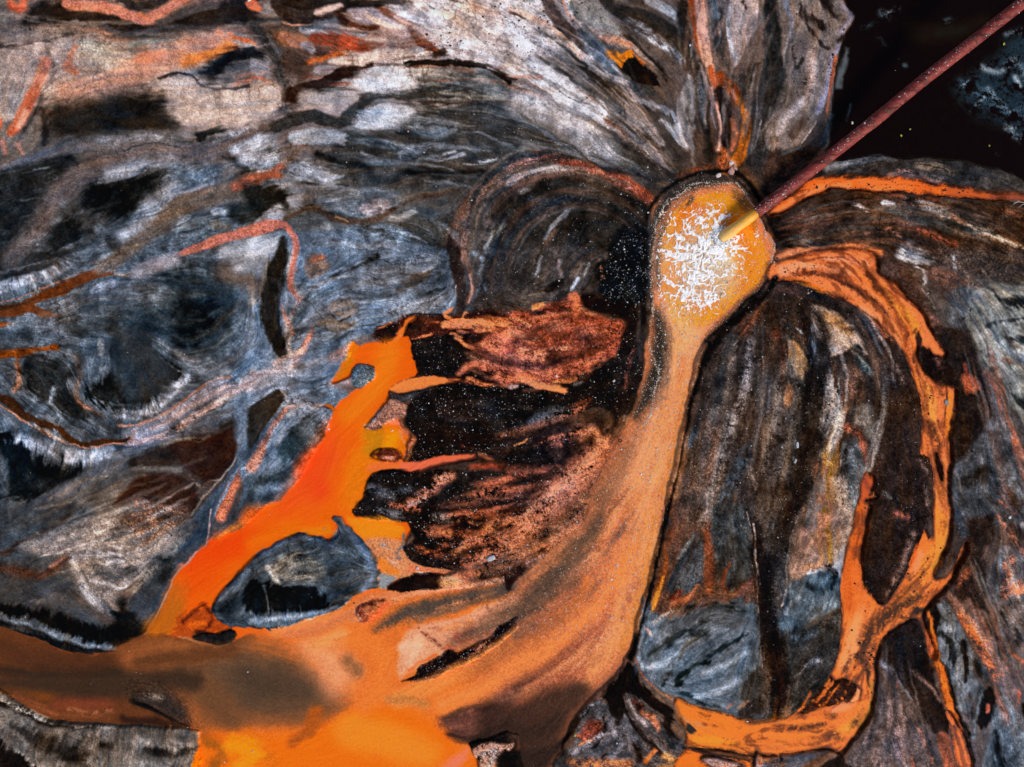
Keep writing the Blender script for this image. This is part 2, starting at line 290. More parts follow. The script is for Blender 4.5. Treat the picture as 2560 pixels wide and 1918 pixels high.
T(3)
p('#120d0b','54,-8 55,12 50,20 47,30 44,45 42,60 41,80 40,92 36,98 42,104 55,103 70,101 85,103 100,102 115,104 130,106 150,112 166,120 185,126 185,-12',f=7,w=2)
s('#1a1410','95,20,14 115,22,10 140,14,8',f=20); s('#1c1914','110,22,5 128,18,3',f=10)
p('#1d2b36','120,55 130,48 145,38 155,25 166,20 185,22 185,88 166,92 150,82 135,76 124,66',g=.6,b=.3,f=14,e=14)  # pale blue patches painted into the pond's colour
s('#3c5568','126,54,5 136,60,8 148,68,8 158,74,8 168,70,10',g=.6,b=.42,e=10); s('#8ba4b6','126,56,2 133,52,2',g=.6,b=.35,e=8); s('#8ba4b6','132,72,1.5 136,68,2 140,62,1.5',g=.6,b=.3)
s('#88a2b4','142,58,3 152,68,4 160,74,3',g=.6,b=.45,e=10); s('#a2b6c4','160,50,4 162,55,3',g=.6,b=.2,e=5); s('#a2b6c4','154,82,4 158,83,3',g=.6,b=.25)
s('#6c8294','158,86,5 164,90,4',g=.6,b=.35); s('#7c8a98','140,44,5 150,46,4 160,38,5',g=.6,b=.45); s('#5a6a78','155,22,3 163,20,4',g=.6,b=.4); s('#506474','163,42,6 167,52,5',g=.6,b=.35)
s('#485a68','74,8,5 80,10,4 84,7,4',g=.6,b=.4); s('#8796a2','76,9,1.2 81,7,1.2',g=.6,b=.3); s('#3c4a54','116,14,4 120,12,3',g=.6,b=.4); s('#445866','88,42,2.5',g=.6,b=.2); s('#33414c','53,68,2 51,78,1.5',g=.6,b=.2); s('#3a4450','148,100,2',g=.6,b=.2); s('#20282e','72,25,4 76,30,3',g=.6,b=.4)
s('#2a3742','70,14,3 62,18,3',b=.45)
p('#232426','-2,-2 8,-2 8,20 9,40 11,55 8,70 -2,78',f=7,u=.7)
p('#70645f','8,-4 44,-4 50,5 54,12 50,20 45,28 42,38 39,55 36,68 30,78 22,92 15,97 8,100 2,100 -2,95 -2,80 8,70 12,55 8,40 8,25 6,10',f=5,u=.4,g=.3,w=0)
s('#89859a','47,4,2 51,12,3 47,21,3 43,34,3 39,48,3 36,62,3 31,73,3',f=6); s('#80808c','10,2,4 14,12,3 14,24,3')
s('#2a2220','20,6,3 22,12,4 28,13,5 34,20,3',e=8); s('#1a1312','35,0,6 38,6,6 42,11,3',f=9); s('#2a2020','19,11,1.2 28,22,1.2 33,30,1.5 38,33,3',f=4)
s('#a08c84','26,38,8 28,50,8 26,62,6',f=9,g=.4); s('#aaa0a0','22,66,5 15,72,5 8,80,5 5,88,4',f=7); s('#46352e','15,88,7 22,78,4',f=7,b=.2); s('#302622','15,32,1.5 17,44,2 21,40,2',f=5); s('#8a7466','4,94,4'); s('#5a4a46','24,26,6 16,36,5',f=8,b=.3)
s('#8f5038','43,38,2.5 41,50,3 39,60,2.5 38,72,2 38,80,1.5',f=4); s('#545c64','51,32,2.5 48,44,4 45,56,3',f=6); s('#221a17','44,28,2.5 48,25,3',f=6)
s('#3a4148','40,75,4 37,88,5 33,98,4',u=1); s('#b8aca4','30,78,.7 24,89,.7 20,95,.7',f=2.5)
p('#33241e','-2,101 15,98 30,95 40,100 35,112 20,125 -2,137',f=8,u=.6,g=.4); s('#4c5258','10,100,3 20,96,2',f=4); s('#5a2c20','8,112,5 15,108,4',b=.4,g=.8)
p('#34302f','28,119 35,108 50,103 70,101 85,103 100,102 115,104 130,106 155,112 170,121 170,126 120,120 90,116 50,115 30,121',f=6,u=.9,w=0)
s('#5c5d62','36,110,5 50,106,5 65,103,4 80,104,3',u=1); s('#6a5c50','95,108,5 110,109,5 118,113,4',b=.15,u=1); s('#70686a','88,112,3 100,114,3 112,116,2',b=.3)
p('#34261f','6,142 20,136 45,127 60,125 90,127 120,131 168,132 168,168 100,168 70,160 20,161 8,155',f=8,u=.9,g=.4,w=0)
s('#18110e','5,144,8 8,152,9 10,158,6',f=9)
s('#9a6a58','84,111,3 90,113,4',g=.8,b=.3); s('#8a6255','78,114,3 95,116,3 110,118,2')
s('#e06c28','1,139,2 8,134,6 20,127,8 32,121,9 42,118.5,7.5 60,119,8 80,119.5,8.5 100,122,8 120,124.5,7 130,125,6',w=3,f=3,e=4)
s('#b85a2c','118,124,6.5 135,126,5.5 150,127.5,5 175,130,5',w=3,f=5,e=3); s('#96503a','145,127,5 175,130,5',f=4)
s('#f08a50','4,137,2.5 16,130,4 28,124,4 38,121,4 52,120,4',f=8); s('#c8642a','95,124,5 112,127,3',f=8,b=.3); s('#f07838','60,118,4 80,119,4 92,120,3',f=7)
s('#7a3a22','50,124,2 70,125,2 90,128,3 110,130,2',b=.3)
s('#c0b8b6','55,133,3 62,136,3',b=.15); s('#bcb6b4','74,132,5 80,133,4',b=.1); s('#80766e','88,130,5 105,135,7 120,144,6 135,150,6 150,156,5 166,162,5',u=1.1,b=.15); s('#a4765e','118,140,4 124,144,3')
s('#34383c','76,138,4 100,143,5 120,148,4 145,152,3',u=.8); s('#8a4630','88,146,2 105,153,4 118,159,5',g=.8,b=.1); s('#6a4438','80,143,2 90,147,3',g=.6); s('#54362a','150,136,4 166,142,5',g=.7,b=.2)
s('#8a5a4a','62,152,2 75,150,2 84,154,3',b=.3,g=.7)
p('#bcb8b8','84,161 90,157 98,161 106,170 84,170',f=6,e=6)

T(4)
p('#48525e','-4,-4 168,-4 168,100 130,110 100,125 -4,120',f=14,u=1.0)
p('#262a2f','-4,-4 45,-4 40,9 20,13 -4,15',f=10,u=.5)
s('#8b94a2','-2,22,8 15,17,7 30,13,7 45,5,6',u=1.1,pf=1)
p('#32393f','60,30 85,25 105,32 110,48 80,50 55,52 40,45',f=14,e=10,u=1)
s('#8f98a8','62,23,5 75,18,5',u=1); s('#7d7068','72,10,2 80,12,3 90,14,3',g=.4)
p('#5e3018','-3,34 12,30 25,25 38,19 50,13 60,9 70,10 76,12 68,14 60,16 50,21 42,26 35,28 25,31 30,35 40,38 36,40 28,40 20,37 10,39 -3,39',f=4,e=3,u=.15)
s('#33241a','-2,35,3 15,31,3 25,28,2',f=8); s('#7c4020','28,38,1.5 38,38,1',f=3); s('#b07458','0,31,.6 20,25,.6 38,17,.6 52,11,.6 60,8,.6',f=2.5)
s('#8a4416','-2,46,4 5,44,3 10,44,1.5'); s('#7a3c14','-2,64,4 10,63,5 20,63,4 28,61,3 36,59,4 40,60,2',f=4)
s('#9a7260','13,70,4 14,80,4 11,88,4',g=.5,f=7); s('#6a3a20','13,66,3 14,74,1.5'); s('#6a3a20','20,68,1.5 28,70,1.5 32,73,1',f=3)
p('#20262b','18,70 35,66 48,74 46,86 55,96 60,108 45,104 30,95 20,84',f=12,e=10,u=1.1); s('#606c7a','38,84,4 35,94,4',b=.3)
p('#252c32','110,12 125,8 150,12 158,25 155,40 140,47 120,48 105,40 100,30 108,20',f=14,e=14,u=1.1)
p('#070a0c','112,30 120,27 134,26 138,33 132,44 124,48 114,43 110,36',f=10,e=12)
p('#12171a','58,88 66,80 75,72 78,60 80,50 90,46 98,55 105,68 119,77 108,87 96,96 84,101 74,99 62,94',f=7,e=16,u=1.1); p('#252b30','80,50 92,50 100,65 108,75 98,84 85,88 78,72',f=12,e=6,u=.3); s('#0c0f12','80,98,4 92,93,4 104,84,3',f=7,e=8)
s('#15181b','82,40,.6 90,46,.6 96,50,.6',f=2); s('#15181b','81,52,.6 80,62,.6 84,70,.6 86,78,.8 85,84,.5',f=2)
s('#a8b1be','78,103,4 92,102,5 103,97,7 113,88,7 122,79,5',pf=1,u=1,f=9); s('#7e8895','122,60,8 130,68,8 138,72,6',u=1)
p('#66707c','118,58 150,47 168,30 168,76 140,80 124,72',f=12,u=.8); s('#abb2bc','115,62,3 122,67,3 130,68,2',f=5)
s('#99a2ae','156,45,5 160,55,6 150,62,5',e=8); s('#8a8a8a','66,55,3.5 66,63,3.5',f=5)
s('#5e5450','51,65,3 53,76,3.5 51,88,4 55,95,3 62,101,3 70,106,2',g=.4); s('#a87460','52,93,1 60,100,1',g=.5)
s('#8c8a94','85,116,8 100,109,10 115,102,10 130,92,9 145,84,9 168,78,10',f=9,u=.4,g=.5); s('#b09690','100,112,3 112,106,3 130,95,3 150,84,3 168,77,3',g=.6,f=7); s('#c88c76','78,110,1.2 95,107,1.2 108,102,1.2 118,96,1.2 127,88,1 138,81,1 150,77,1',f=3)
s('#8a5440','116,111,1.5 123,109,2',f=3)
s('#8c96a4','10,118,6 22,122,9 35,125,9 50,130,10 62,130,9 72,127,8',pf=1,u=1.1,f=9); s('#a8b0bc','45,130,5 58,129,6 70,126,4',f=9)
s('#b09a90','25,110,2 35,115,3 43,119,2',f=4); s('#3c2416','-1,90,4 8,95,4.5 16,102,4.5 28,108,4 38,110,4 44,115,4.5 50,120,4.5 58,122,3.5 68,120,3.5 78,120,2.5 84,118,1.5',f=3,u=.15)
s('#c08468','-1,95,.7 10,101,.7 22,110,.7 36,117,.7 46,121,.7 58,124,.7 70,122,.7 82,121,.7',f=2.5); s('#c08468','88,113,1 85,119,1',f=3)
p('#0b0f11','-3,116 8,118 18,124 30,134 50,136 54,142 45,150 30,155 10,160 -3,152',f=12,e=16,u=1); s('#4f555c','-1,128,7 4,140,7 3,152,6',f=12,u=1); s('#1e2123','20,145,10 35,148,8',f=12)
s('#575a62','18,168,8 35,156,9 50,148,9 65,138,9 80,131,8 100,122,6 120,114,5 140,106,4 155,98,4',f=9,u=.4); s('#746a60','30,160,3 45,152,3 55,145,3 70,141,3',b=.2,f=8)
p('#30251f','90,129 108,122 116,132 105,138 88,140 84,133',f=10); p('#2a1915','116,118 135,116 150,110 168,100 168,122 155,132 142,143 132,145 122,138 115,130 108,122',f=8,u=.1); p('#2d1b16','82,150 90,144 100,140 115,141 126,146 130,156 125,168 110,162 95,157 85,159 74,161',f=7,u=.1)
s('#6f675e','106,122,3 118,118,3 130,119,3 138,117,2',f=6,b=.2); s('#85796a','124,142,1 132,150,1.5 136,146,1 144,144,1.2',b=.25,f=4); s('#6c655f','88,138,3 100,137,3 118,138,3',f=6)
s('#3a3432','168,94,5 155,104,5 145,110,3'); s('#52545a','150,100,4 166,90,4')
p('#464e5a','147,145 152,136 168,121 168,129 152,148 142,168 126,168',f=6,u=.3); s('#8d8074','168,117,.8 155,130,.8 150,137,.8 140,148,.8 130,160,.8 124,168,.8',f=2.5)
p('#33404c','160,150 168,138 168,168 154,168',f=6,u=.6); s('#c0694a','170,126,6 158,140,6 150,152,7 144,168,7',g=.9,f=3.5); s('#8a94a0','163,125,1 153,142,1 146,155,1 140,168,1',f=3)
s('#6a4438','92,160,8 105,165,10',g=1.2,b=.2)

T(5)
p('#5a697b','-4,-4 120,-4 130,20 125,36 80,50 60,58 50,80 60,90 50,110 -4,162',f=8,u=.75)
p('#8a8682','-4,-4 8,-2 8,18 2,30 -4,32',f=6,u=.3); s('#5a4638','-2,10,8 2,16,5',f=10); s('#141212','8.5,0,.7 8,15,.7 5,24,.7 1,30,.7',f=2)
s('#17181a','18,-2,8 15,15,9 12,28,9 11,40,10 14,52,10 18,62,8 20,69,4',f=5,u=.4,g=.5); s('#48433f','17,10,2 13,30,2',f=5,b=.3)
s('#a09490','26,-2,4 23,12,5 25,22,4 30,28,4 25,38,3 21,44,4 22,55,4 24,66,3',f=6,g=.4); s('#bc8472','18,32,1.5 19,38,2 22,44,2.5 24,50,2',g=.6,f=4); s('#bc8472','24,38,1.5 29,30,1.5'); s('#c07c6c','22,75,4 27,68,4 32,60,4 36,50,3 37,47,2',g=.6,f=4)
s('#9c9ca4','-3,82,14 12,78,9 22,74,6',f=9,g=.4,u=.4); s('#b89c94','-2,76,3 10,75,3 20,73,3',g=.5); s('#a8a8ae','22,74,10 30,74,6',f=14,o=.6)
s('#26303a','22,80,2 34,82,1.5 44,79,1',f=5); s('#26303a','38,86,...'.replace(',...',',1')+' 48,82,1',f=4)
p('#2a2725','-4,100 8,90 15,86 19,90 18,96 12,104 5,112 -4,124',f=5,u=.4); s('#a08878','11,83,.7 16,87,.8 20,92,.9 20,100,.9',f=2.5); s('#b87864','20,100,2.5 14,108,3 9,116,4 4,126,6 -2,136,7',g=.9,f=4); s('#8d98a4','8,124,1.5 12,114,1.5 16,108,1'); s('#7a8088','21,94,2 21,98,2')
s('#b09290','22,98,3 30,97,3 42,97,2',f=7,g=.4)
s('#b0877c','50,67,5 58,62,5 62,58,3',g=.5,f=9); s('#a8908a','50,82,5 60,81,5',g=.5,f=8)
p('#22303a','15,125 25,112 33,104 40,104 44,110 38,120 28,130 18,134',f=10,e=8,u=.8); p('#2d3944','-3,144 20,135 35,120 36,135 20,150 8,160 -3,160',f=14,u=.8); s('#98a1aa','22,103,3 32,98,2.5 40,99,2',f=6); s('#8c949e','14,121,4 18,112,3',f=7,u=.8)
s('#6b7c90','5,150,6 20,148,5 32,136,4',f=10,u=.7)
s('#2b3946','30,38,8 34,30,8 44,25,5 60,22,3 68,28,3',f=10); p('#75695f','48,34 55,28 63,29 67,35 62,40 54,40',f=6,u=.3); p('#5f5852','40,44 48,40 54,42 62,43 66,41 66,46 58,49 48,48',f=6,u=.3); s('#99979a','50,35,3 56,34,4 58,38,2',f=6); s('#16181a','47,38,.5 51,40,.8 54,43,1 59,42,.9 64,38,.5',f=2); s('#8e8b88','58,46,3 48,45,3',f=6)
p('#6e5c52','32,5 38,-1 46,1 48,9 42,14 34,14',f=8); s('#a8684c','38,3,3 44,1,3',f=6)
s('#26282b','49,14,2 58,11,3 70,5,3 80,1,3',f=5); p('#4a4440','91,24 98,16 112,9 112,13 102,21 94,26',f=5); s('#b2b4b6','54,15,1 62,13,1',f=3)
s('#25303a','65,24,3 80,27,4 92,26,3',f=6); s('#293440','100,30,2 112,26,2 122,22,2',f=5); s('#8494a6','76,40,6 90,34,8 105,32,7 120,28,5',f=12,u=.8)
s('#222a32','70,46.5,1 78,44,.8 86,42.5,.8',f=3); s('#6c5f58','37,20,2 45,17,2 52,15,2'); 
s('#2b2220','128,-2,8 131,12,8 133,24,7 133,34,6 132,38,6',u=.4,sp=.2); s('#6a4c42','135,-2,3 139,12,3 140,22,3 137,30,3'); s('#cf9e8c','139,13,1.3 139.5,22,1.3 138,30,1.5',f=3)
s('#6f7c88','141,-1,3 147,4,3 145,14,2',b=.1); p('#342c29','150,5 168,-2 168,41 145,40 142,30 148,15',f=6,u=.5,g=.4,sp=.3); s('#5a6470','140,28,2 146,18,2 150,24,1.5',b=.2)
s('#b6bcc4','130,19,.8 129,26,.8 126,32,1.2',f=2.5)
p('#2a1410','76,53 79,46 90,43 98,38.5 125,38 168,41 168,102 140,90 103,82 98,58 85,58',f=4,g=.8,sp=.2)
s('#120e0d','98,39,1 105,37.5,1.2 120,38,1.2 126,40,1',f=2.5)
s('#191010','82,52,6 90,46,5 86,55,5',f=5); s('#e07848','79,47.5,1 88,43,1.5',b=.2,f=3)
s('#f07a2c','103,40,3 98,44,4 95,49,4 92,53,4 88,58,6',w=1,f=3); s('#120e0e','100,46,4 107,47,3',f=4); s('#3e2018','106,40.5,3 118,42,4',g=.8); s('#c86848','110,43.5,1 119,43,1.3',f=3)
s('#ee8048','126,35,2.5 123,38,3 126,41,3 140,42,3.5 150,42,4 168,43,4',f=3.5); s('#ee8850','136,37,2 134,41,2.5',f=3); s('#f0906a','145,45,4 152,45,4',f=4)
s('#ea8a5c','131,47,2 145,48,3 155,48,2.5',f=4); s('#3c1a14','92,57,2 105,52,2 118,49,2.5 132,46,2 145,51,1.5',f=3.5); s('#e87848','100,54.5,1.2 115,50.5,1.2',f=2.5)
s('#ea8450','126,51,2 132,54,2.5 138,59,2.5 143,62,1.5',f=3); s('#1f1412','136,52,3 148,55,4 152,58,2',b=.1)
p('#c8694a','143,62 152,50 168,50 168,86 155,80 146,72 140,69 135,74 131,72 133,69 147,67',b=.12,g=1,f=6); s('#f09068','150,62,4 160,68,6 167,75,6',b=.2,g=.8)
p('#15100f','100,54 110,54 124,51 130,55 140,62 147,66 140,69 128,78 115,78 104,77 102,68 100,60',f=3,e=4,sp=1.0,u=.3,w=0)
s('#b06044','131,76,3 136,71.5,3 145,69.5,3 152,71,3',g=.6,f=4); p('#100c0b','134,77 142,74 152,75 148,78 138,79',f=3)
p('#f08846','86,86 92,80 105,78 115,78.5 130,80 132,81 120,84 108,88 95,89 88,88',f=3,w=1,g=.4); s('#3a2018','88,84,2 94,80,3 102,77.5,2',b=.35,g=.9); s('#7a4028','125,80,2 134,81,2.5 140,83,2',b=.1)
p('#2e2e32','86,89 95,89 112,86 110,92 95,95 87,93',f=4,g=.8)
s('#e07848','138,79,3 150,84,3 160,86,2.5 168,87,2.5',f=4,b=.05); s('#5a281c','140,86,3 152,88,3 166,90,3',b=.2,g=.9)
p('#15100f','97,98 104,92 112,87 125,83 140,84 168,89 168,126 150,128 135,128 120,130 98,134 97,128 103,120 104,118 99,110 97,104',f=4,e=4,sp=1.1,u=.3)
s('#6a2c1c','135,122,4 140,124,3',b=.4); s('#202024','150,100,12 160,110,12',f=16,sp=1.4)

T('G')
# the orange lagoon and its hook
p('#f06312','57.5,110.6 60.3,108.6 64.3,104.3 66.6,101 68.3,97.6 70,94.6 71.3,91.3 72.3,88.6 74,86.6 76.6,84.6 79.3,83 80.8,81.9 81,80 80,79.1 78.3,78.7 76.9,78.8 76,80.5 74.8,82 73.2,82.4 71.8,82.6 72.1,81.2 73.3,80 74.3,78.3 76.1,77 75.5,75.6 76.6,74.3 78,75 80,74.1 83,74.3 85.3,73.9 88,72.5 89.3,74.5 89.1,76 89.7,78.7 89.7,81 86.6,82.4 84,84 84.1,85.6 83.6,86.8 82.3,88.2 81,90 79.1,92 78.6,92.3 82,93 84,90.6 86,90.4 87.3,92.6 89,94 88,97 87.3,99.5 83,102 80.6,102.3 79.3,104.5 78.3,106.6 78.6,110.6 80,112 84,112.6 87,112 89,113.5 88,117 86,119 80,119 76,116 72.5,112 69,116.5 64,118 60,122 50,131 40,140 25,143.5 0,139 -3,148 12,154 25,156 40,157.5 40,168 60,168 90,130 60,128 50,127 60,120 64,117.5 60,112',f=3,e=2,w=1)
p('#f06312','45.3,116.8 48.3,115.4 50.7,115 55.2,111.6 60,108 72,106 76,112 72,116.5 68,114.8 64.6,115.2 60,117.5 55,121 52,124.5 47,129.5 46,131.5 49,134.5 53,136 58,136.5 66,132.5 76,128 83,123 100,135 104,140 100,168 39.5,168 42.3,163 43,158.5 42.5,156 37,149 26,147 12,153 6,150 -4,148 -4,134.6 0,135.6 4,136.7 8.3,138.5 12.6,140 17.3,141 22,141.2 24.7,140.5 28,138.6 30.3,137 32,134.5 33.3,132.5 35,129.4 36.7,126 38.7,123 42,120.2 44.7,117.3',f=3,e=2,w=1)
s('#f25a1c','72,93,3 71,98,6 68,103,7 65,108,6 60,112,4',f=40,e=2); s('#f2481a','69,99,4 67,102,5 69,106,4',f=30,e=1)
s('#f07818','84,76,5 82,82,5 78,87,4 75,90,3',f=20,e=2)
s('#d47412','81,93,6 85,95,6 84,98,7 79,99,6 77,104,5 76,109,4',f=22,e=4); s('#b87c14','80,94,3 82,95,4 80,97,3',f=14); s('#e8900c','85,94,2.5 84,97,2',f=14)
s('#c07410','76.5,75,1.5 75,79,1.5 73,81.5,1.2',f=9); s('#d8760f','60,118,2 66,115.5,2 71,114,2',f=14)
s('#e2430a','42,122,5 47,119,6 52,117,5 58,114,3',f=40,e=1); s('#d8500c','40,128,6 44,124,7',f=35); s('#b8601a','35,133,6 38,128,5 36,136,6',f=30)
s('#c87028','57,110,1.5 60,108.5,1 52,113,1 47,116,1',f=8)

T(5)
s('#b0601c','44,96.5,1 48,98,2 51,100,1.5',w=1,f=3)
p('#52626f','62,74 65,71 70,70.5 74,71.5 77,74 77,79 73,82 66,85 62,82',w=0,f=3,e=4,u=.5,g=1)
p('#b07a66','77,104 82,97 88,93 97,96 97,104 92,106 85,108 78,112 72,112 73,109',f=4,g=1,w=0); s('#8e8a92','80,100,3 76,106,3',b=.3); s('#c07050','92,106,3 97,113,3 102,118,3.5 99,124,3 97,131,3',f=4,g=.6); s('#ead6cc','71,109.5,.8 75,108,.8',f=2.5)
s('#e4805c','88,107,2 94,108,2',f=5); s('#cf8a5c','93,113,2 96,120,2',f=6)
s('#ec7234','76,137,6 88,137,6 98,137,6',f=7,w=1,e=4)
s('#e46c4c','95,137,6 105,136,7 118,133,6 130,131,5 141,130,4',f=3.5,w=1,e=2)
p('#4a201a','74,129 80,125 90,125 95,130 92,134 84,134 78,132',b=.12,g=1,w=0,f=5); s('#d88a74','83,130,2 88,131,3',b=.2,g=.8)
p('#1a1412','75,143 85,140 100,141 125,138 140,139 168,141 168,170 69,170 70,155',f=5,e=6,sp=.7,w=0,g=.5)
s('#94402c','141,137,4 155,136,4 168,138,4',g=1,f=5); s('#d8704c','145,128,2.5 152,131,2.5',f=4,g=.6)
s('#da8060','100,160,5 110,153,7 120,146,9 126,143,6',b=.22,g=1,f=7); s('#e89478','118,145,4 124,142,4',b=.15,g=.8); s('#c0664a','88,161,4 105,163,4',b=.35,g=1); s('#c06a50','150,155,8 156,162,8',b=.42,g=1); s('#4c4c52','75,150,6 88,155,7 100,150,4',b=.3,g=.9); s('#9a8a8e','100,160,3 110,156,3',b=.4,g=.8)

T(6)
p('#35302f','-2,-2 60,-2 60,20 40,24 20,34 -2,38',f=8,u=.9,g=.3,sp=.3)
s('#7a8088','18,2,2 16,12,2'); s('#98a2b2','38,22,2 42,15,3',b=.1); s('#70605c','31,4,2 32,14,2'); s('#80848c','50,6,2 46,12,1.5',b=.2); s('#17120f','24,22,5 32,18,4')
p('#0b0f13','58,4 88,-2 87,25 77,34 62,30 55,20',f=9,sp=2.2); s('#a0583c','57,9,2 58,14,2',g=1,b=.2); p('#100a08','42,28 50,24 65,30 80,32 78,44 60,38 48,35',f=9,sp=.4)
p('#934634','-3,40 12,36 15,32 22,32 36,28 44,30 46,36 60,40 72,44 77,55 72,62 55,70 35,80 20,84 5,78 -3,82',g=1.2,f=6,e=6,u=.9)
s('#ee9468','-2,41,1 5,42,1.2 12,45,1.2',f=3); s('#f08e58','14,34,4 20,32,3',f=4); s('#ee7c50','38,27,5 41,28,5 40,40,4',f=5,g=.5); s('#f09c74','26,46,6 33,47,4',f=7,g=.5,b=.05); s('#ee9068','-1,50,6 8,52,4',f=6,g=.4); s('#dc8864','8,62,5 22,64,5 36,60,4',f=9,b=.2,g=.8); s('#e08c6c','5,72,7 18,74,6 32,68,6',f=9,b=.12,g=.7); s('#e08a66','10,56,4 20,52,4',b=.3,g=.8)
s('#451f22','3,56,2 15,60,2.5 30,63,2 45,60,2',b=.1,g=.8); s('#2e1616','12,38,3 25,35,4 36,36,3',b=.1,g=.8); s('#3a1c1c','40,48,3 50,54,3 60,52,2',b=.25,g=.8); s('#20181c','15,37,4 20,38,3',f=4)
s('#7a3a2a','50,44,8 62,48,10 60,58,8',g=1.2,b=.2,f=10,sp=.4)
p('#13100f','-3,85 20,84 40,82 45,77 72,63 74,80 70,104 55,98 30,104 -3,113',f=6,sp=1.0,g=.3); s('#ea7840','-2,79,3 8,78,4 18,82,2.5 24,84.5,1.2',f=3); s('#e88040','27,82,1.5 36,81,2 41,80,1',f=3); s('#d0a090','-1,85,3 2,85,2')
s('#40444c','12,108,5 20,103,8 30,100,7',b=.25,g=.8); s('#7c7e88','33,85,2 45,82,2',b=.1); s('#4a2418','40,100,8 50,92,6',b=.35,g=1)
p('#181210','78,30 80,45 80,60 86,75 83,90 78,100 70,106 65,112 65,90 67,70 69,58 73,45',f=9,sp=.9,g=.5,w=0); s('#5a3226','72,85,3 75,70,3 78,60,3',b=.3,g=1)
s('#0e0a09','-2,116,4 15,115,4 35,108,4',f=7)
p('#2a1a16','-3,118 40,108 60,110 60,150 20,170 -3,170',f=12,g=.6,sp=.6)
s('#f09050','2,122.5,2 8,120.5,2.2 11,118,1',f=3); p('#100b0a','-3,127 8,121 20,126 27,132 20,134 -3,135',f=4)
s('#8c4636','-2,138,4 10,138,4 22,138,4',g=1,f=5); s('#d87c5c','12,166,10 25,152,12 38,140,11 50,128,9 60,122,6',g=1.1,b=.18,f=10); s('#ee9066','44,117,5 52,113,6 58,120,6 64,118,4',b=.15,g=.8); s('#e08868','30,148,5 42,136,5 50,126,4',g=.9,b=.1); s('#c06a50','20,120,5 35,118,8 45,112,5',b=.38,g=1); s('#1b1210','62,112,4 66,116,4 62,122,3',b=.15,f=5)
s('#14100f','50,150,6 42,160,6 30,168,5',b=.35,g=.9,sp=.6); s('#181312','5,150,8 15,146,6',b=.2,sp=.8)
p('#332b29','122,62 140,40 160,20 168,14 168,168 100,168 108,130 116,90',f=8,g=.5,u=.7,sp=.35)
s('#4a2c22','150,48,10 160,36,10 168,26,8',f=14,b=.15,g=.9); s('#6a6260','144,55,3 142,68,4 140,80,5 134,95,6 128,104,5',b=.12,g=.8,f=8); s('#6b4636','128,112,8 130,125,10 122,142,9 112,158,6',f=12,g=.8,b=.1)
s('#3a4c5e','150,124,5 146,136,8 138,150,8 133,166,7',b=.15,f=10); s('#2f3c48','118,112,4 115,122,4',b=.1); s('#6a5648','150,88,1.5 158,98,1.5 168,108,2'); s('#80746e','152,132,2 156,146,3 160,162,4',b=.15); s('#8a7c74','132,142,2 126,154,3',b=.1); s('#241f1e','140,105,5 136,120,3',f=9); s('#22201f','152,70,8 158,90,8 162,115,8',f=14,o=.7,sp=.7)
T('G')
p('#c47a50','140.5,49 141,44.5 144.5,41.3 149,39.3 154,38.8 158.5,39 161,41 163,44.5 165.3,49 167.3,52.5 167.3,57 165,61.5 160.5,66 156,70.5 153,73 150.3,77.5 149.3,82 148.5,88 146.5,97 144,107 141.8,117 140,126 137.7,134 136,141 130,147 124,153.5 121.5,160 119,168 96,168 92,158 94,150 100,140 108,130 118,120 124,112 129,103 132,97 134.5,93 137,88 138.5,82 139.2,76 140.3,70 140.4,64 140.3,56',f=4,e=3,w=1,g=.35)
s('#9a6c50','145,78,4 142.5,88,5 138,97,6 133,106,7 127,115,8 121,123,9 114,130,8',f=22,g=.5)
s('#e69c6c','149,68,10 147.5,78,7 145.5,88,7 142.5,98,10 139.5,108,12 136,118,13 133,128,12 129,138,10 123,146,8 117,152,6',f=20,e=4,g=.45)
s('#cc8444','148.2,84,1.2 145.5,97,1.4 143,107,1.6 140.8,117,1.6 138.5,128,1.8 136,137,2',f=9)
s('#2a2725','142,68,2.5 142.6,73,3.5 142,79,3.5 140,85,3 137.5,90,2',f=12,g=.8,sp=.6); s('#77604f','144,72,1.5 144.5,80,2 142.5,88,2',f=9,b=.2,g=.8)
p('#df9020','143,56 144,49 147,44.5 151,42.3 156,41.5 160,42.5 162.5,47 165,52 165.7,57 163,61.5 158,66 153,70 146,70 144,65',f=9,e=4,u=.2)
s('#e27c0c','157,48,5 161,56,5 160,61,4',f=16); s('#e8741a','150,54,8 147,60,7 152,64,6',f=14); s('#e07a18','150,46,5 147,52,4',f=12); s('#8a5a24','158.5,41.5,1.5 161,45,1.5 163,49,1.2',f=8)
s('#2b2a2b','140.3,66,1.6 140.4,57,1.2 141.2,49,2 144,43,2.8 149,40.0,2.6 154,39.1,1.9 158.5,39.2,1.6 161.5,41.5,1',f=7,g=.8,sp=1.2); s('#2c2623','167.6,57,1.2 166.2,60.5,2 161,66,2.4 156.5,70.2,2.4 153,73.8,2',f=8,g=.7,sp=.6); s('#443a34','141.8,62,1.4 142.3,53,1.4 144.5,47,1.4 149,43,1.4',f=8,b=.2,sp=1)
s('#fae8da','155,50.5,1.5 154,54,5 150.5,58.5,3.5 157,57,2.5',f=17,e=6); s('#f0bc92','149,56,5 151,62,5 158,60,3',f=20,b=.25)
s('#e8a058','148,70,4 147,74,4',f=16,b=.3,g=.6)
s('#5a2c1c','146,38,1 152,36.4,1.2 158,36.5,1',b=.25,g=.9,f=5)

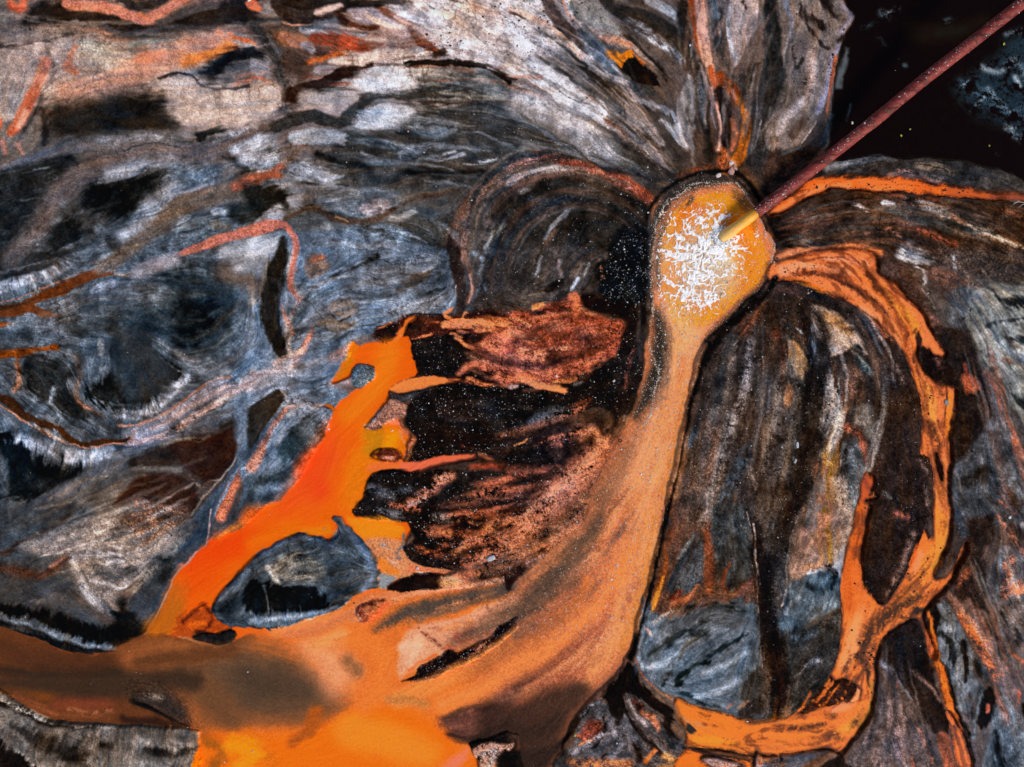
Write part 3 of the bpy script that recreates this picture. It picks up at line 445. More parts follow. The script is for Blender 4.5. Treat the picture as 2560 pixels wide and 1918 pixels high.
T(7)
p('#2f2521','-3,14 20,18 45,28 70,46 90,70 97,100 97,128 108,135 108,170 -3,170',f=8,u=.6,g=.6,sp=.25)
s('#4a3632','-1,20,5 10,22,5 22,26,5',f=9,g=.7,sp=.5)
p('#3c2c28','72,-2 82,3 90,9 98,20 102,35 112,45 120,60 100,50 85,20 76,14',f=7,g=.7); p('#38302e','105,-3 168,-3 168,16 135,14 110,6',f=9,g=.8,u=.6)
s('#b4b8bc','84,0,4 94,4,6 98,9,5 100,16,2.5 98,21,1.5',e=7,b=.05); s('#8a8c90','118,2,3 120,8,3',b=.25); p('#5a4038','100,8 120,10 130,14 125,25 112,24 103,16',f=7,g=.8,b=.1)
p('#454a52','115,25 130,20 130,40 126,52 118,48 113,40',f=8,u=.8); s('#6a4a44','100,36,3 108,44,3',b=.25,g=.8); s('#807068','98,22,1.5 106,34,1.5',b=.2)
p('#211916','112,48 126,48 135,66 140,80 144,95 140,110 125,124 120,130 119,100 121,85 116,72 104,60',f=8,g=.5)
p('#82857f','131,24 145,18 160,20 170,18 170,112 158,98 145,80 136,66 128,46 126,38',f=6,u=.7); s('#1c2024','146,27,2 156,29,6 168,31,7',f=6,e=6); s('#2e3234','140,45,2 150,42,3 168,40,2',f=5); s('#1d2326','153,53,3 162,55,5 170,56,6',f=5); s('#2c3032','136,62,2 143,74,2.5 156,90,3 168,100,3',f=5); s('#a4a6a0','140,50,4 150,58,4 168,64,3',f=6); s('#8a7060','150,66,4 162,70,4',b=.2); s('#9a9e9e','134,50,2 142,62,2 154,76,2 168,88,2',f=4); s('#33302c','160,16,5 168,18,5',b=.3); s('#8e9296','132,28,4 138,24,4')
p('#b85a38','125,77 130,77 135,82 134,87 128,87 124,82',f=9,e=5,g=.5); s('#7a3a28','126,70,2 127,76,2',f=6)
p('#474b53','120,132 135,116 146,103 158,128 168,140 168,170 118,170',f=9,u=.9); s('#22201f','125,148,8 138,138,6',f=12); s('#1d1716','122,130,6 135,112,6',f=9); s('#3a2c28','150,150,6 160,160,8',g=.6); s('#8a5040','148,158,3 158,166,3',b=.2,g=.8)
s('#8a5c50','140,76,4 146,88,5 150,100,5 154,112,6 160,124,6 168,134,5',f=6,g=.4); s('#a05a44','148,94,2 152,108,3 158,122,3',g=.6,f=5); s('#767a82','142,84,1.5 148,104,2 156,118,2')
p('#2b1f1b','62,44 75,50 88,66 95,85 97,105 96,125 104,131 106,150 107,170 72,168 70,155 62,142 66,128 72,110 72,90 68,65',f=6,u=.5,g=.6); s('#5a4a48','82,72,3 86,82,3',b=.3); s('#6c5a58','96,132,3 102,140,3',b=.3); s('#3e444a','76,76,1.5 80,84,2',b=.3)
s('#61524a','66,60,.6 70,78,.6 73,100,.6 72,115,.6',f=3)
p('#b09888','28,33 38,36 50,44 58,52 62,60 63,64 54,60 50,62 40,66 37,55 30,48 28,42',f=5,u=.35); s('#a87c54','36,40,5 45,45,6 51,50,5',f=9,g=.5); s('#a8acb2','30,46,3 36,55,3 42,61,4',f=6); s('#26292c','54,58,3 60,61,3',f=5)
s('#232528','12,46,2 20,50,3 30,55,4 35,62,6 32,70,6 25,77,5 21,86,4 22,96,4 25,105,4 28,115,5 27,130,5 24,145,5 20,158,6 16,170,6',f=5,u=.3); s('#2c2728','38,64,3 37,72,3 34,82,2 32,94,2',f=4); s('#949aa2','17,47,1 25,53,2.5 29,60,2 27,68,2',f=4)
p('#b88450','12,56 18,57 23,66 25,73 22,80 18,78 14,68',f=4,u=.3); s('#d0a88c','13,57,2 16,62,2'); s('#a86c28','21,74,3',f=6); p('#a8683e','10,84 14,83 17,90 16,97 10,96',f=5); s('#4a261c','4,50,6 9,62,5 9,75,5',g=.9,b=.15,sp=.4)
p('#aca09c','27,86 32,78 34,84 32,95 28,100 25,95',f=3.5); p('#beb0a8','38,72 42,80 43,92 40,100 38,108 33,115 28,112 27,105 32,98 36,88',f=4,e=6,u=.3); s('#1c1816','39,94,1.5',f=2.5)
p('#50392f','40,72 55,72 62,82 60,92 50,100 48,108 42,108 44,92 42,82',f=7,g=.8,u=.6); s('#9a6038','50,98,3 46,106,3 38,113,2'); s('#68706e','53,62,2 60,68,3 66,76,3',u=.8); s('#26343c','56,68,3 62,74,3',f=5)
p('#5c5652','52,100 62,95 69,105 67,120 58,112',f=8,u=.7,g=.5); s('#8e4c3c','50,110,6 56,114,5 60,124,4 62,132,3',g=1,b=.15)
p('#7d685c','28,120 33,117 36,140 31,170 20,170 26,145',f=6,g=.4,u=.5); p('#9a6e44','33,125 42,115 45,130 43,150 50,170 33,170 35,150 31,138',f=8,u=.5); s('#a0742c','38,126,5 38,145,6 42,160,5',f=10); p('#505860','47,122 56,118 60,128 62,140 58,150 58,170 51,170 47,145',f=7,u=.9); s('#aaa29e','46,132,2 48,148,3 50,160,2.5',f=5); s('#c0b4ac','32,118,2 40,112,1.5')
s('#2a1e1a','2,140,6 6,155,8 8,166,8',b=.2,g=.9); s('#c4c6c8','17,121,1.5 17.5,124,1',f=2.5); s('#b0b4b6','16,131,1 17,134,1',f=2.5)
s('#6a5550','100,148,3 102,160,3 98,168,3',b=.25,g=.8); s('#5a5656','74,152,3 82,158,3 90,164,3',b=.2,u=1)
# the eastern channel
p('#e8824a','-1,9 15,1 40,-4 66,-3 72,5 71,10 76,15 85,20 95,32 103,45 108,55 115,63 110,65 103,60 98,58 97,66 101,73 107,80 112,82.5 118,84 121,87 120,100 118,115 119,130 117,150 118,172 108,172 107,150 106,135 104,130 98,128 99,115 99,100 96,85 92,72 88,62 82,55 72,45 60,35 45,27 30,20 18,16 3,16',f=4,e=3.5,w=3,g=.5)
s('#f2a47e','10,9,6 25,7,7 40,9,6 52,10,6',f=9,g=.5,b=.05); s('#f09a74','38,2,4 55,3,4 65,5,3',f=7,g=.4); s('#eb8024','12,15,1.5 25,18,2.5 35,22,2.5',f=5)
s('#d88c38','74,22,4 80,30,6 88,38,7 94,45,6 97,50,4',f=9,e=4); s('#f0a070','60,34,4 70,42,5 80,51,4 86,59,3',f=6,g=.6); s('#e89848','98,80,4 103,90,8 105,102,8 106,114,6',f=10); s('#d89038','101,98,4 103,112,4',f=12); s('#f48c30','117,90,3 116.5,105,4 116,120,3',f=5); s('#f48a30','97,70,2 94,76,2 97,84,2',f=5); s('#f6983c','112,146,6 112,158,7 112,172,7',f=6); s('#e89038','113,150,3 113,166,3',f=7)
s('#241512','48,16.5,2 55,20,3.5 62,25,4 69,31,4 76,37,3 82,42,3 86,45,2',f=4,e=5,g=.6); s('#4a2620','40,13,2 50,18,2',b=.1,g=.8); s('#32190f','62,4,1.5 66,11,2 70,18,2.5 74,25,1.5',f=4); s('#3c1e16','66,10,5 70,16,4',b=.3,g=.8); s('#2a1812','88.5,58,1 87,53,1.5 90,50,1.2',f=2.5); s('#2a1814','97,50,2.5 98,56,3 96,63,2.5 94,69,1',f=3.5); s('#4a2818','92,50,2 95,48,2',f=4,b=.1); s('#5a3018','46,13,3 50,8,2',b=.2,g=.8)
s('#8a4430','62,38,5 70,46,6 78,54,5',b=.42,g=1); s('#5a3028','18,20,3 10,14,3',b=.35,g=.9)
p('#1a100c','98,60 103,60 110,66 118,72 122,84 114,82 107,80 101,74 99,66',f=4,w=0,g=.6); s('#5c3c38','108,66,4 110,72,3',b=.3,g=.8)
s('#2a1810','115,83,1 115,92,1.8 114.5,98,1.5 114,106,.8 113.5,120,.6',f=2.5); s('#8a8680','115.5,95,2.5',f=3); s('#6a3418','106,110,5 108,122,7 112,128,4',b=.28,g=1); s('#1c100c','109,127,2 110.5,134,3 112,140,3.4 113,145,2',f=3,w=0); s('#3c2018','103,130,3 108,128,3',b=.15,g=.8)
p('#b8562c','62,142 66,141 69,148 66,153 71,154 68,160 67,172 57,172 59,155',f=4,w=3,e=2); s('#1a120f','66,154.5,1.5 70,153.5,1.5',f=3); s('#8a4030','63,144,3 65,150,3',f=8)
T(3)
s('#e8804a','6,166,3 18,163.5,5 35,163,6 50,161,5 62,160.5,4 71,164,4',f=5,g=.6); s('#18110e','12,160,1.5 24,160,1.2 40,157,1',f=5)

T(8)
p('#3a3e44','-3,-3 60,-3 50,8 30,14 15,20 -3,25',f=12,u=.5)
p('#867a72','14,20 30,14 50,9 65,4 80,3 100,4 118,8 115,18 100,30 88,44 78,55 80,70 70,66 58,58 50,45 45,30 30,28 14,24',f=14,e=6,u=.6,g=.5)
p('#35373b','-3,40 20,44 45,42 48,55 62,68 78,73 75,80 40,68 -3,64',f=12,u=.15)
s('#4a4c52','35,54,10 50,62,8 62,69,5',f=15,u=.2)
s('#d8c6bc','63,13,3 70,12,2',f=4); s('#dccabf','73,21.5,1 80,23,2',f=3); s('#d8c6bc','72,26,1.5 80,27.5,2',f=3); s('#dccabf','71,32.5,1.5 77,31.5,2.2 82,32,1.5',f=3); s('#cabcb2','78,34.5,1 84,34,1.5',f=3); s('#c8bab0','66,28,2.5 70,27,2',f=4); s('#c8bcb4','66,26,2 62,21,2 58,25,1',f=4)
s('#c0b6b0','54,42,4 57,50,5 62,58,4',f=6,u=.6); s('#c4bab4','60,43,2 72,46,2.5 80,50,2 86,45,2',f=5); s('#a09690','82,46,3 92,42,4 100,36,4',f=8,b=.1); s('#b0a49c','48,30,5 52,34,5',f=7); s('#30302f','84,38,5 88,37,3',b=.2); s('#494644','65,36,8 72,40,6',b=.25,u=1); s('#d0beb4','28,28,1 38,26,1.5 48,23,1.5 58,20,1.5',f=4)
p('#7d5844','80,4 100,-2 122,-2 118,8 105,14 95,20 88,12',g=1.3,b=.1,f=8); s('#33211b','83,3,4 95,9,4',b=.3,g=1.2); s('#3a2820','105,2,8 118,3,6',b=.35,g=1.2)
s('#4a3026','-2,36,5 15,38,6 28,41,5 38,36,5 46,28,3',f=9,g=.6); s('#32241f','-2,27,3 8,26,4 14,20,2 24,17,1 35,10,1.5 48,2,2',f=6); s('#8a5a44','35,35,3 44,28,2',f=7,b=.2)
p('#0a0a0b','-3,58 20,62 40,66 60,73 75,72 78,64 90,70 98,76 85,86 70,91 60,90 45,86 30,79 15,74 -3,72',f=9,e=7); s('#7c8894','-2,67,4 15,71,4 30,75,4 45,81,4 60,86,3 75,88,3',pf=1,u=1.1,f=8,e=6); s('#121619','10,77,3 30,82,4 45,88,5 60,91,4',f=6,u=.6)
s('#8a8884','14,70,2 20,68,2',b=.2); 
p('#333a44','100,32 115,22 128,10 136,-4 140,-4 137,10 133,22 120,32 112,44 106,55 102,66 95,76 84,66 84,58 92,48',f=10,u=.3); s('#7a746c','88,52,4 100,38,5 112,26,4 122,16,3',f=9,b=.15,g=.6); s('#0f1011','80,60,6 85,68,8 93,74,6',f=12); s('#1c2022','105,30,4 112,34,5 106,44,5',f=12)
s('#a88c84','138,-2,.6 136,10,.6 133,22,.6 126,28,.6 116,39,.6 109,52,.6 101,67,.6 95,78,.6 86,84,.6 75,90,.6',f=2)
s('#7a4038','-2,77,2 12,79,1.5 24,83,1.2',f=4)
p('#5a361f','-3,77 20,81 35,88 50,92 68,92.5 80,86 95,79 110,80 140,88 168,84 168,168 119,168 128,154 129,146 128,141 100,140 70,138 40,135.5 25,131.5 12,124 -3,117',f=4,e=2,w=1,g=.2)
s('#aa6018','100,76,12 108,70,12 115,62,10',f=30,e=2); s('#6c4224','100,90,14 125,92,14 150,94,14 168,92,10',f=30); s('#8a5a30','110,88,8 130,92,8 150,92,8 168,90,8',f=30)
s('#4a2e1e','-2,88,12 30,97,12 60,99,12 80,96,8',f=25); s('#2e241d','-2,102,7 25,106,8 50,107,8 80,106,12 100,106,12 112,112,8',f=22,e=4); s('#85491a','-2,109,4 15,115,5 30,119,5 45,112,3',f=14); s('#6e3a26','38,124,10 55,124,11 70,125,8',f=18); s('#6c4028','10,120,6 30,129,6 50,133,4 70,133,3',f=9,g=.5,u=.6); s('#8a5a40','45,128,3 60,131,3 72,129,3',b=.3,g=.7); s('#2e1e18','80,134,5 105,137,5 122,139,2',f=12)

p('#2d2827','80,110 90,108 105,112 118,120 127,132 128,140 120,138 108,132 95,127 85,123',g=1.1,f=7,e=5,u=.8); s('#141212','85,122,2 98,128,2 108,133,3 122,139,2',f=5); s('#77706a','92,118,5 104,121,4',b=.35,g=1)

p('#a04416','113,80 116,70 126,62 138,64 150,73 146,77 130,80',f=8,e=8,g=.5); s('#43190f','119,72,2 126,65,2 132,61,3 137,66,2 136,73,1.5 131,79,2',b=.05,f=6); s('#d06018','124,74,4 132,72,3',f=7)
p('#191b1f','124,82 133,79 143,78.5 150,76 153,79 150,84 142,86.5 131,84.5',f=3,w=0,u=.9); s('#3a1a12','128,79,3 138,78,2',f=5); s('#a88468','117,81,.7 126,84.5,.7 140,87.3,.7 148,86,.7',f=2.5)
p('#585350','-3,117 12,124 25,131.5 40,135.5 70,138 100,140 128,141 129,146 128,154 119,168 -3,168',f=4,w=0,u=.8)
s('#1d1b1a','-2,122,3 15,129,3.5 30,136,3.5 60,139,2',f=6); s('#cbbfb2','1,120,1.5 10,125,2.5 18,129,2.5 28,133,2 36,135.5,2',b=.38,g=.9,f=4); s('#9a8a7c','50,138,1.5 80,140,1.5 110,141,1.2',b=.3,f=4)
s('#7c746e','60,143,5 90,147,7 115,149,8 125,150,5',pf=1,f=9,u=.8); s('#25211f','68,150,3 85,154,4 105,157,4 125,156,2',f=8,u=.9); s('#2a2624','10,140,8 30,148,10 52,157,11',pf=1,f=12,u=1); s('#958e87','12,156,4 22,161,4 32,165,5',pf=1,f=9); p('#120e0d','-3,146 10,154 22,161 28,170 -3,170',f=9,e=9); s('#6a6460','-2,135,4 10,142,4 20,150,3',pf=1,f=8); s('#6a6560','70,162,8 95,164,8',pf=1,f=12)

T(9)
p('#d87430','10,82 30,74 50,66 66,58 88,50 130,50 165,50 178,100 165,175 60,190 0,180 -20,150 -12,108',f=28,e=1,w=1,g=.2,fw=0)
T('G')
p('#d07030','44,150 56,136 70,128 80,124 92,128 100,140 92,150 80,154 60,158 44,158',f=45,e=2,fw=0)
p('#8a5430','26,140 36.6,138.8 45.3,139.5 55.8,142 68,147 75,153 66,157 50,157.5 43,158.5 41.5,154 37,149 28,145',f=30,e=5)
p('#ef7014','43,160 50,158 58,158.5 66,157.5 76,153.5 84,152 93,155 99,160 103,170 40,170',f=30,e=9)
p('#4f4338','46,141 58,140 66,143.5 73,150 67,154.5 56,155 47,152 41,146.5',f=60,e=10,o=.85); p('#3d342c','52,143.5 60,144.5 67,149 60,152 52,150',f=42,o=.6,e=8); s('#62452f','40,145,6 46,151,7 50,155,5',f=30)
s('#382b22','-2,147.5,3 10,148,4 22,148.5,5 34,147,5 42,147,4',f=20); s('#5a3a24','30,143,3 40,142,3 50,140.5,3',f=20)
p('#e6a078','65,138.5 73,140 77,146 72,150 68,145',f=45,e=6,o=.85); s('#8a6040','75,142.5,3 77,145,3',f=18,b=.1,g=.4); s('#dd8a50','60,136,3 70,134,3 78,133,3',f=20)
s('#a0541e','68,154,2.5 66.5,158,2.5 63,160.5,2',f=14,e=7); s('#9a5a1c','44,160,2.5 48,162,3 46,166,3',f=14,e=7); s('#c46a18','54,160,4 58,164,3',f=18,e=7); s('#b86220','80,158,2 81,163,2',f=12,e=6); s('#ee9018','50,161,4 55,162.5,4 51,166,3',f=16,e=6)
s('#f58a28','76,158,8 84,160,8 92,163,6',f=26)

T(9)
s('#e65c14','-2,4,14 15,2,12 30,0,8',f=20); s('#e06810','-2,20,12 12,14,10 25,8,8',f=20); s('#c87818','20,15,3 30,12,3 45,12,4 52,18,3',f=9,b=.1); s('#c8600c','45,2,5 50,5,4',f=9)
p('#f48c1a','60,4 75,4 92,7 95,15 85,18 72,18 64,12',f=9,e=6)
p('#c4845c','70,19 85,17 98,20 100,30 106,35 115,37 130,39 112,44 96,46 88,43 82,39 78,30',g=1,f=5,w=1); s('#ec8430','82,33,5 86,38,5 92,40,3',f=7); s('#eeb4a2','87,30,3 90,34,3',f=5,b=.1); s('#8a90a0','82,22,2 86,24,2',b=.2); s('#5c636c','96,16,2 96,22,2 91,27,2 93,31,2',f=4,b=.1); s('#d07050','100,38,4 112,40,4 122,42,3',f=6,g=.7)
p('#170e0b','99,8 108,4 112,-4 172,-4 172,42 150,46 138,47 139,38 128,38 115,37 105,34 98,28 96.5,23 104,16',sp=1.1,w=0,f=3.5,e=4,g=.5); s('#5a5a5e','80,0,6 95,2,5',b=.35,g=.9); s('#60564f','115,3,5 130,4,6 140,2,5',b=.42,g=.9)
s('#e08658','126,29,4 134,23,5 143,16,6 153,9,6 166,2,6',b=.2,g=1,f=6); s('#c25c30','106,24,4 115,27,4 122,22,4',b=.32,g=1); s('#b85430','136,32,5 150,24,6 164,16,5',b=.48,g=1); s('#d07044','108,14,3 120,12,4 130,16,4',b=.5,g=1)
p('#3a434c','-29,62 -26,57 -18,48 -10,39 0,30 8,24 20,17 28,14.5 37,15 45,19 53,22 55,14 50,6 52,3 57,6 64,13 70,20 75,28 79,35 81,42 80,49 70,53 61,57 54,63 45,66 33,69 22,74 10,77 4,75.5 -10,74.5 -18,73 -26,68',f=3,e=3,w=0,u=1); s('#5c6a78','-24,60,5 -14,50,5 -4,38,4',u=.9); s('#1a1f23','-20,62,8 -8,56,8',f=10); s('#c8c4bc','-2,52,1 0,57,1.2',f=3)
s('#51637a','2,29,3 20,18.5,3 37,16.5,3 48,22,4 56,12,4 64,18,5 72,30,5 77,42,4 70,50,4',f=7,u=.9); p('#6e6c66','12,32 25,25 38,29 46,38 40,45 25,44 12,40',f=9,u=.9,b=.05); s('#b0aca2','9,35,3 13,40,4 15,44,3',f=5,e=5); s('#a8a49a','30,40,2 38,43,1.5',b=.2)
p('#090c0e','-4,48 8,46 20,47 34,48 46,57 50,61 36,64 -4,66',f=7,e=10); s('#7e8894','-2,71,4 20,68,4 40,65,3 52,62,2',f=6,u=1,pf=1); s('#5a646e','6,48,1 9,58,1.2 9,66,1',f=3); s('#1d2226','-2,74.5,2 10,75.5,2 18,74,1',f=3); s('#cfc4b8','61,57,1 54,63,.8 40,67.5,.7 25,73,.7',f=2,b=.2)
p('#8090a0','81,41 90,43 88,47 81,49',f=4,g=.5)
p('#c87a50','60,68 64,60 72,55 84,52 95,46 124,40 140,44 166,42 166,46 140,49 110,55 90,60 80,66 70,72',f=5,g=.7)
p('#140b09','86,50 92,45 100,43 105,41 118,41 122,45 120,50 110,52 95,52',f=3.5,w=0,g=.6); s('#d09064','122,46,7 132,43,6',g=1,f=6,b=.08); s('#f0a078','90,56,2.5 105,53.5,2.5 125,49.5,2.5 140,47,2 168,42,2',f=5); s('#efe0d8','105,40.5,1 112,40,.8',f=2.5,b=.1)
p('#7a3a2a','66,69 66,63 73,59 80,62 78,67 70,73',b=.22,g=1.3,w=0,f=5); s('#34160f','74,59,2 84,57,2',b=.15,g=.9); s('#f4b090','66,66,2 67,70,2',f=5,b=.2)
s('#e4683c','75,68,4 85,60,3',f=8)
p('#db9c7c','98,77 120,72 140,65 160,57 172,54 172,72 158,78 145,84 128,90 115,96 100,104 93,108 91,100 95,88',f=8,e=5,g=.5); s('#eebca0','95,88,6 105,86,7 100,97,5',f=12)
s('#4a433f','77,77,2 86,71,6 97,66,9 110,63,11 125,59,11 145,54,10 172,47,10',g=.7,f=9,e=7); s('#6a5a50','100,72,4 115,68,4 135,62,4',b=.35,g=.9)
s('#5a3428','102,76,2.5 112,82,3 122,88,3',b=.38,g=1.1); s('#4a2c26','150,61,2 154,67,2 164,64,2.5',b=.36,g=1.1); s('#6a4034','112,74,3 125,78,4 138,74,4',b=.42,g=1.1); s('#d8603a','125,88,5 135,84,4 150,80,3',f=9,b=.15); s('#8a4034','128,82,5 142,76,4',b=.4,g=1)
s('#180c0a','95,109.8,1 101,108.5,1.5',f=3); p('#180c0a','99,109 104,106 107,100 112,98 120,93 126,89 132,92 143,86 153,80 157,74 162,72 172,66 172,74 162,82 155,88 140,98 120,106 108,110',sp=2,w=0,f=3.5,g=.9,e=5); s('#b06848','140,91,4 150,84,4',b=.3,g=1.2); s('#f07030','100,103,2 107,98,1.5 117,92.5,1.5',f=4)
s('#e07a34','60,80,12 78,88,12 85,100,12 80,115,12 70,125,10',f=35,e=2)
s('#c8784c','20,80,6 45,74,6 60,68,5',f=16); s('#de9458','40,86,8 55,80,8',f=20)



s('#f07c5c','122,168,8 132,160,7 137,155,4',f=12)
s('#dc8440','92,122,12 110,114,12 130,105,11 150,95,11 172,80,14',f=12,e=4,g=.3); s('#b87a40','85,122,6 98,122,6 110,125,6',f=16); s('#e88a44','100,116,4 120,110,5 145,98,5',f=14)
p('#5a3a34','118,136 130,130 145,122 160,113 174,104 174,146 150,148 138,150 128,146',f=10,g=.6,u=.5,e=6); s('#94584a','140,130,5 155,120,6 168,112,7',f=10,g=.5,u=.6); s('#2e221e','125,144,4 140,148,5 155,144,6 170,140,6',f=12); s('#43302a','122,134,4 132,130,3 142,126,2',f=7)
p('#120e0d','138,150 150,147 172,144 172,172 146,172 144,158',w=0,f=4); p('#c48c74','141,153 150,149 160,150 168,149 162,158 154,166 147,168 143,160',g=1.1,b=.08,w=0,f=4); s('#a0a0a4','146,156,2 156,154,2 150,164,2',b=.3,g=.8)

T(10)
p('#261511','-4,-4 50,-4 40,12 22,26 12,34 4,44 -4,48',w=0,f=5,g=.8,sp=1); s('#e08058','-2,6,8 12,6,8 24,6,8 34,0,5',b=.26,g=1.1); s('#f09468','8,28,2.5 18,22,3 27,17,3 32,14.5,1.5',f=4,g=.4); s('#907880','10,33,2.5 20,27,3',f=5); s('#c06a4a','-1,22,6 6,14,6',b=.3,g=1.1)
p('#b46c48','36,22 46,6 55,-8 97,-8 92,28 86,48 78,74 74,92 66,106 48,124 36,142 26,170 8,170 4,56 14,44',f=22,e=4,g=.7,w=1,fw=0)
s('#e2945e','88,-2,20 84,20,22 78,40,22 72,60,18 66,80,18 56,98,12 45,112,10 32,126,8',f=22,e=4,g=.5); s('#c98242','93,5,4 90,28,6 84,50,6 78,72,6 72,90,5',f=14)
s('#8a5e44','45,20,8 30,34,8 18,48,6 6,66,6',f=12,g=.6); s('#383230','34,38,8 24,47,12 14,57,9 3,68,6',f=14,g=.8,e=7); s('#5a3c30','56,8,8 48,22,8 40,36,6',f=14,g=.9,b=.1); s('#8a6248','12,74,6 2,80,6',f=10)
s('#e88440','50,45,7 42,58,8 25,74,9 10,87,10 -3,96,11',f=9,g=.3)
s('#aa5e42','62,52,10 56,70,12 42,92,12 22,112,10',g=1.1,f=14,sp=.5); s('#582f2a','44,78,5 34,90,8 20,100,9 4,107,9 -3,110,8',f=12,g=1.1,e=6); s('#c06c4a','46,104,6 30,118,8 12,124,8 -2,130,7',g=.9,f=12); s('#4a2c26','10,108,6 2,114,6',f=10)
s('#3a2a22','-3,143,10 15,143,10 30,134,6',f=18); s('#0f0b09','-3,162,16 15,160,12 27,155,6 35,146,3 45,132,3',f=9)
p('#484447','30,170 38,150 42,138 50,124 57,121 62,124 66,132 72,128 73,115 80,118 92,125 98,135 105,142 111,148 110,160 108,170',w=0,f=4,u=.8,g=.5)
p('#100b09','45,132 58,118 66,108 75,97 80,103 83,110 92,118 100,124 105,132 102,138 95,130 85,122 74,116 72,128 68,134 64,130 60,122 54,121 48,128',w=0,f=5,e=4)
s('#9a9a9e','44,132,1.5 50,125,1.5 56,123,1.5',b=.1); p('#5e2e24','43,146 44,140 50,133 57,136 59,142 54,148 48,149',f=5,g=1,u=.6); s('#ee7a34','43,150,2 48,149,2.2 52,147,1',f=3); s('#cc5a2c','42,144,2'); s('#17110f','68,136,4 69,128,3'); s('#17110f','59,132,1.5 60,142,1.5 55,150,2 50,153,1.5',f=3); s('#1b1413','73,128,3 80,138,4 90,150,5 96,157,4',f=6,b=.05); s('#1b1413','78,150,4 82,160,4',f=6)
s('#cc7a58','84,128,3 91,132,4 94,139,3',f=5,g=.5); s('#a09290','75,121,2 80,130,2.5 87,136,4',f=5); s('#d87c44','38,162,4 52,163,7 66,162,6 76,162,4',f=7,b=.15,g=.6); s('#e8783c','86,160,4 91,154,3',f=4); s('#80797c','38,157,3 62,142,4 70,150,4 64,158,3',b=.25,u=1); s('#a06e40','98,158,5 108,163,6 96,166,6',f=9); s('#666264','99,148,4 107,150,4',b=.1,f=6); s('#4a2a24','78,122,3 84,124,3'); s('#241b19','99,136,3 106,146,2.5'); s('#1c1210','58,158,3 60,156,2',f=4)
p('#33373b','126,-4 150,-4 155,20 157,38 158,57 140,57 130,25',f=8,u=.8); p('#54382c','99,-4 125,-4 128,20 136,50 150,46 158,42 158,57 135,57 120,58 105,64 92,72 88,60 92,40 96,25',g=.6,f=8,u=.5); p('#383e46','104,38 112,20 120,14 124,25 124,40 118,52 106,55 100,48',f=6,u=.6); s('#343a40','100,5,5 104,12,4',b=.15)
s('#7a4630','110,6,8 100,20,5',f=10,g=.6); s('#8a4826','98,22,2 99,35,3 94,50,4 92,60,4 90,66,3',f=6); s('#ea8a2c','97,42,1.5 95,50,2.6 92,59,3 90,65,2',f=4); s('#7a4028','124,8,4 127,25,4 127,40,5 127,53,4',f=6,g=.5); s('#94543a','119,48,3 112,56,4 104,59,4',f=6); s('#74402c','140,34,2 136,47,3 142,56,3',f=5); s('#6c4640','155,44,4 148,52,5 143,58,3',f=8); s('#948e86','117,17,2 110,24,1.5 106,30,1',f=4); s('#5a241a','105,56,4 108,52,3',f=5)
p('#56616c','79,92 83,75 84,60 86,56 92,66 100,68 112,62 122,58 135,57 157,57 158,80 161,98 155,115 148,126 145,132 130,128 115,123 105,118 98,116 90,112 84,108 80,100',f=9,e=8,u=.7)
s('#a3aeb8','85,64,2 83,78,2 81,90,2 84,100,1.5',f=5); s('#17201f','106,110,3 112,104,4 120,98,3 127,97,2',f=4,e=6); s('#1f282d','112,64,3 122,60,3 140,61,4',f=5,e=6); s('#272f35','98,88,2 112,78,3 122,70,2',f=5,e=6); s('#1e262b','128,92,3 140,86,2 152,79,2',f=5,e=5); s('#1b2024','97,112,2 100,106,2 104,98,2',f=5); s('#a8b3bc','88,100,4 98,97,5 106,90,3',f=7,e=7); s('#a0abb5','118,119,4 132,116,5 146,108,4',f=7,e=6); s('#96a1aa','124,104,4 138,98,4 152,90,4',f=7,e=6); s('#a0abb4','98,78,4 108,83,3 114,80,2',f=6,e=6); s('#8e9aa4','120,64,3 130,68,4 145,66,3',f=7,e=7); s('#20282c','110,116,3 125,124,2 135,126,1',f=5)
s('#4a4640','108,95,2 112,86,3 120,79,3',b=.1); p('#33302e','148,112 156,100 162,100 164,115 158,121 148,121',f=6,g=.5); s('#b06a50','78,86,.6 81,98,.7 85,108,.7 95,115,.8 104,121,1',f=2.5); s('#aaa092','92,72,3 100,66,2 110,62,1.5',b=.2,f=5); s('#c0988a','87,76,2 90,80,2',f=6)
s('#c86040','140,126,2 142,124,2',f=3)
s('#18110f','151,-2,1 156,20,2 159,35,4 160,50,5 160,65,4 162,85,4 164,105,4 165,122,5 167,135,3',f=4,w=0); s('#a08a7e','151.5,0,.5 154.5,18,.5 157,35,.5 158.5,60,.5 160,85,.5 163,110,.5',f=2); p('#4a423f','153,-4 168,-4 168,100 164,80 161,40 157,15',f=6,g=.6,u=.6); s('#16100e','160,10,4 163,30,5 162,50,4 163,70,5 166,100,5',f=6)
p('#d87c2a','106,121 115,124 128,128 144,133 147,137 154,140.5 172,140 172,162 155,158 140,155 125,153 112.5,151 112,140 108,132',f=3,w=3,e=3); s('#8a8084','110,134,3 120,137,3 130,138,3 136,138.5,1.5',f=5,b=.15,g=.6); s('#a0683c','106,126,2 109,134,3',f=7); s('#222428','114,139.5,4 117,141,3',f=3.5); s('#ec9028','118,147,4 135,148,5 155,148,5',f=9); s('#e8a08c','140,140,3 142,145,2',f=6,b=.1)
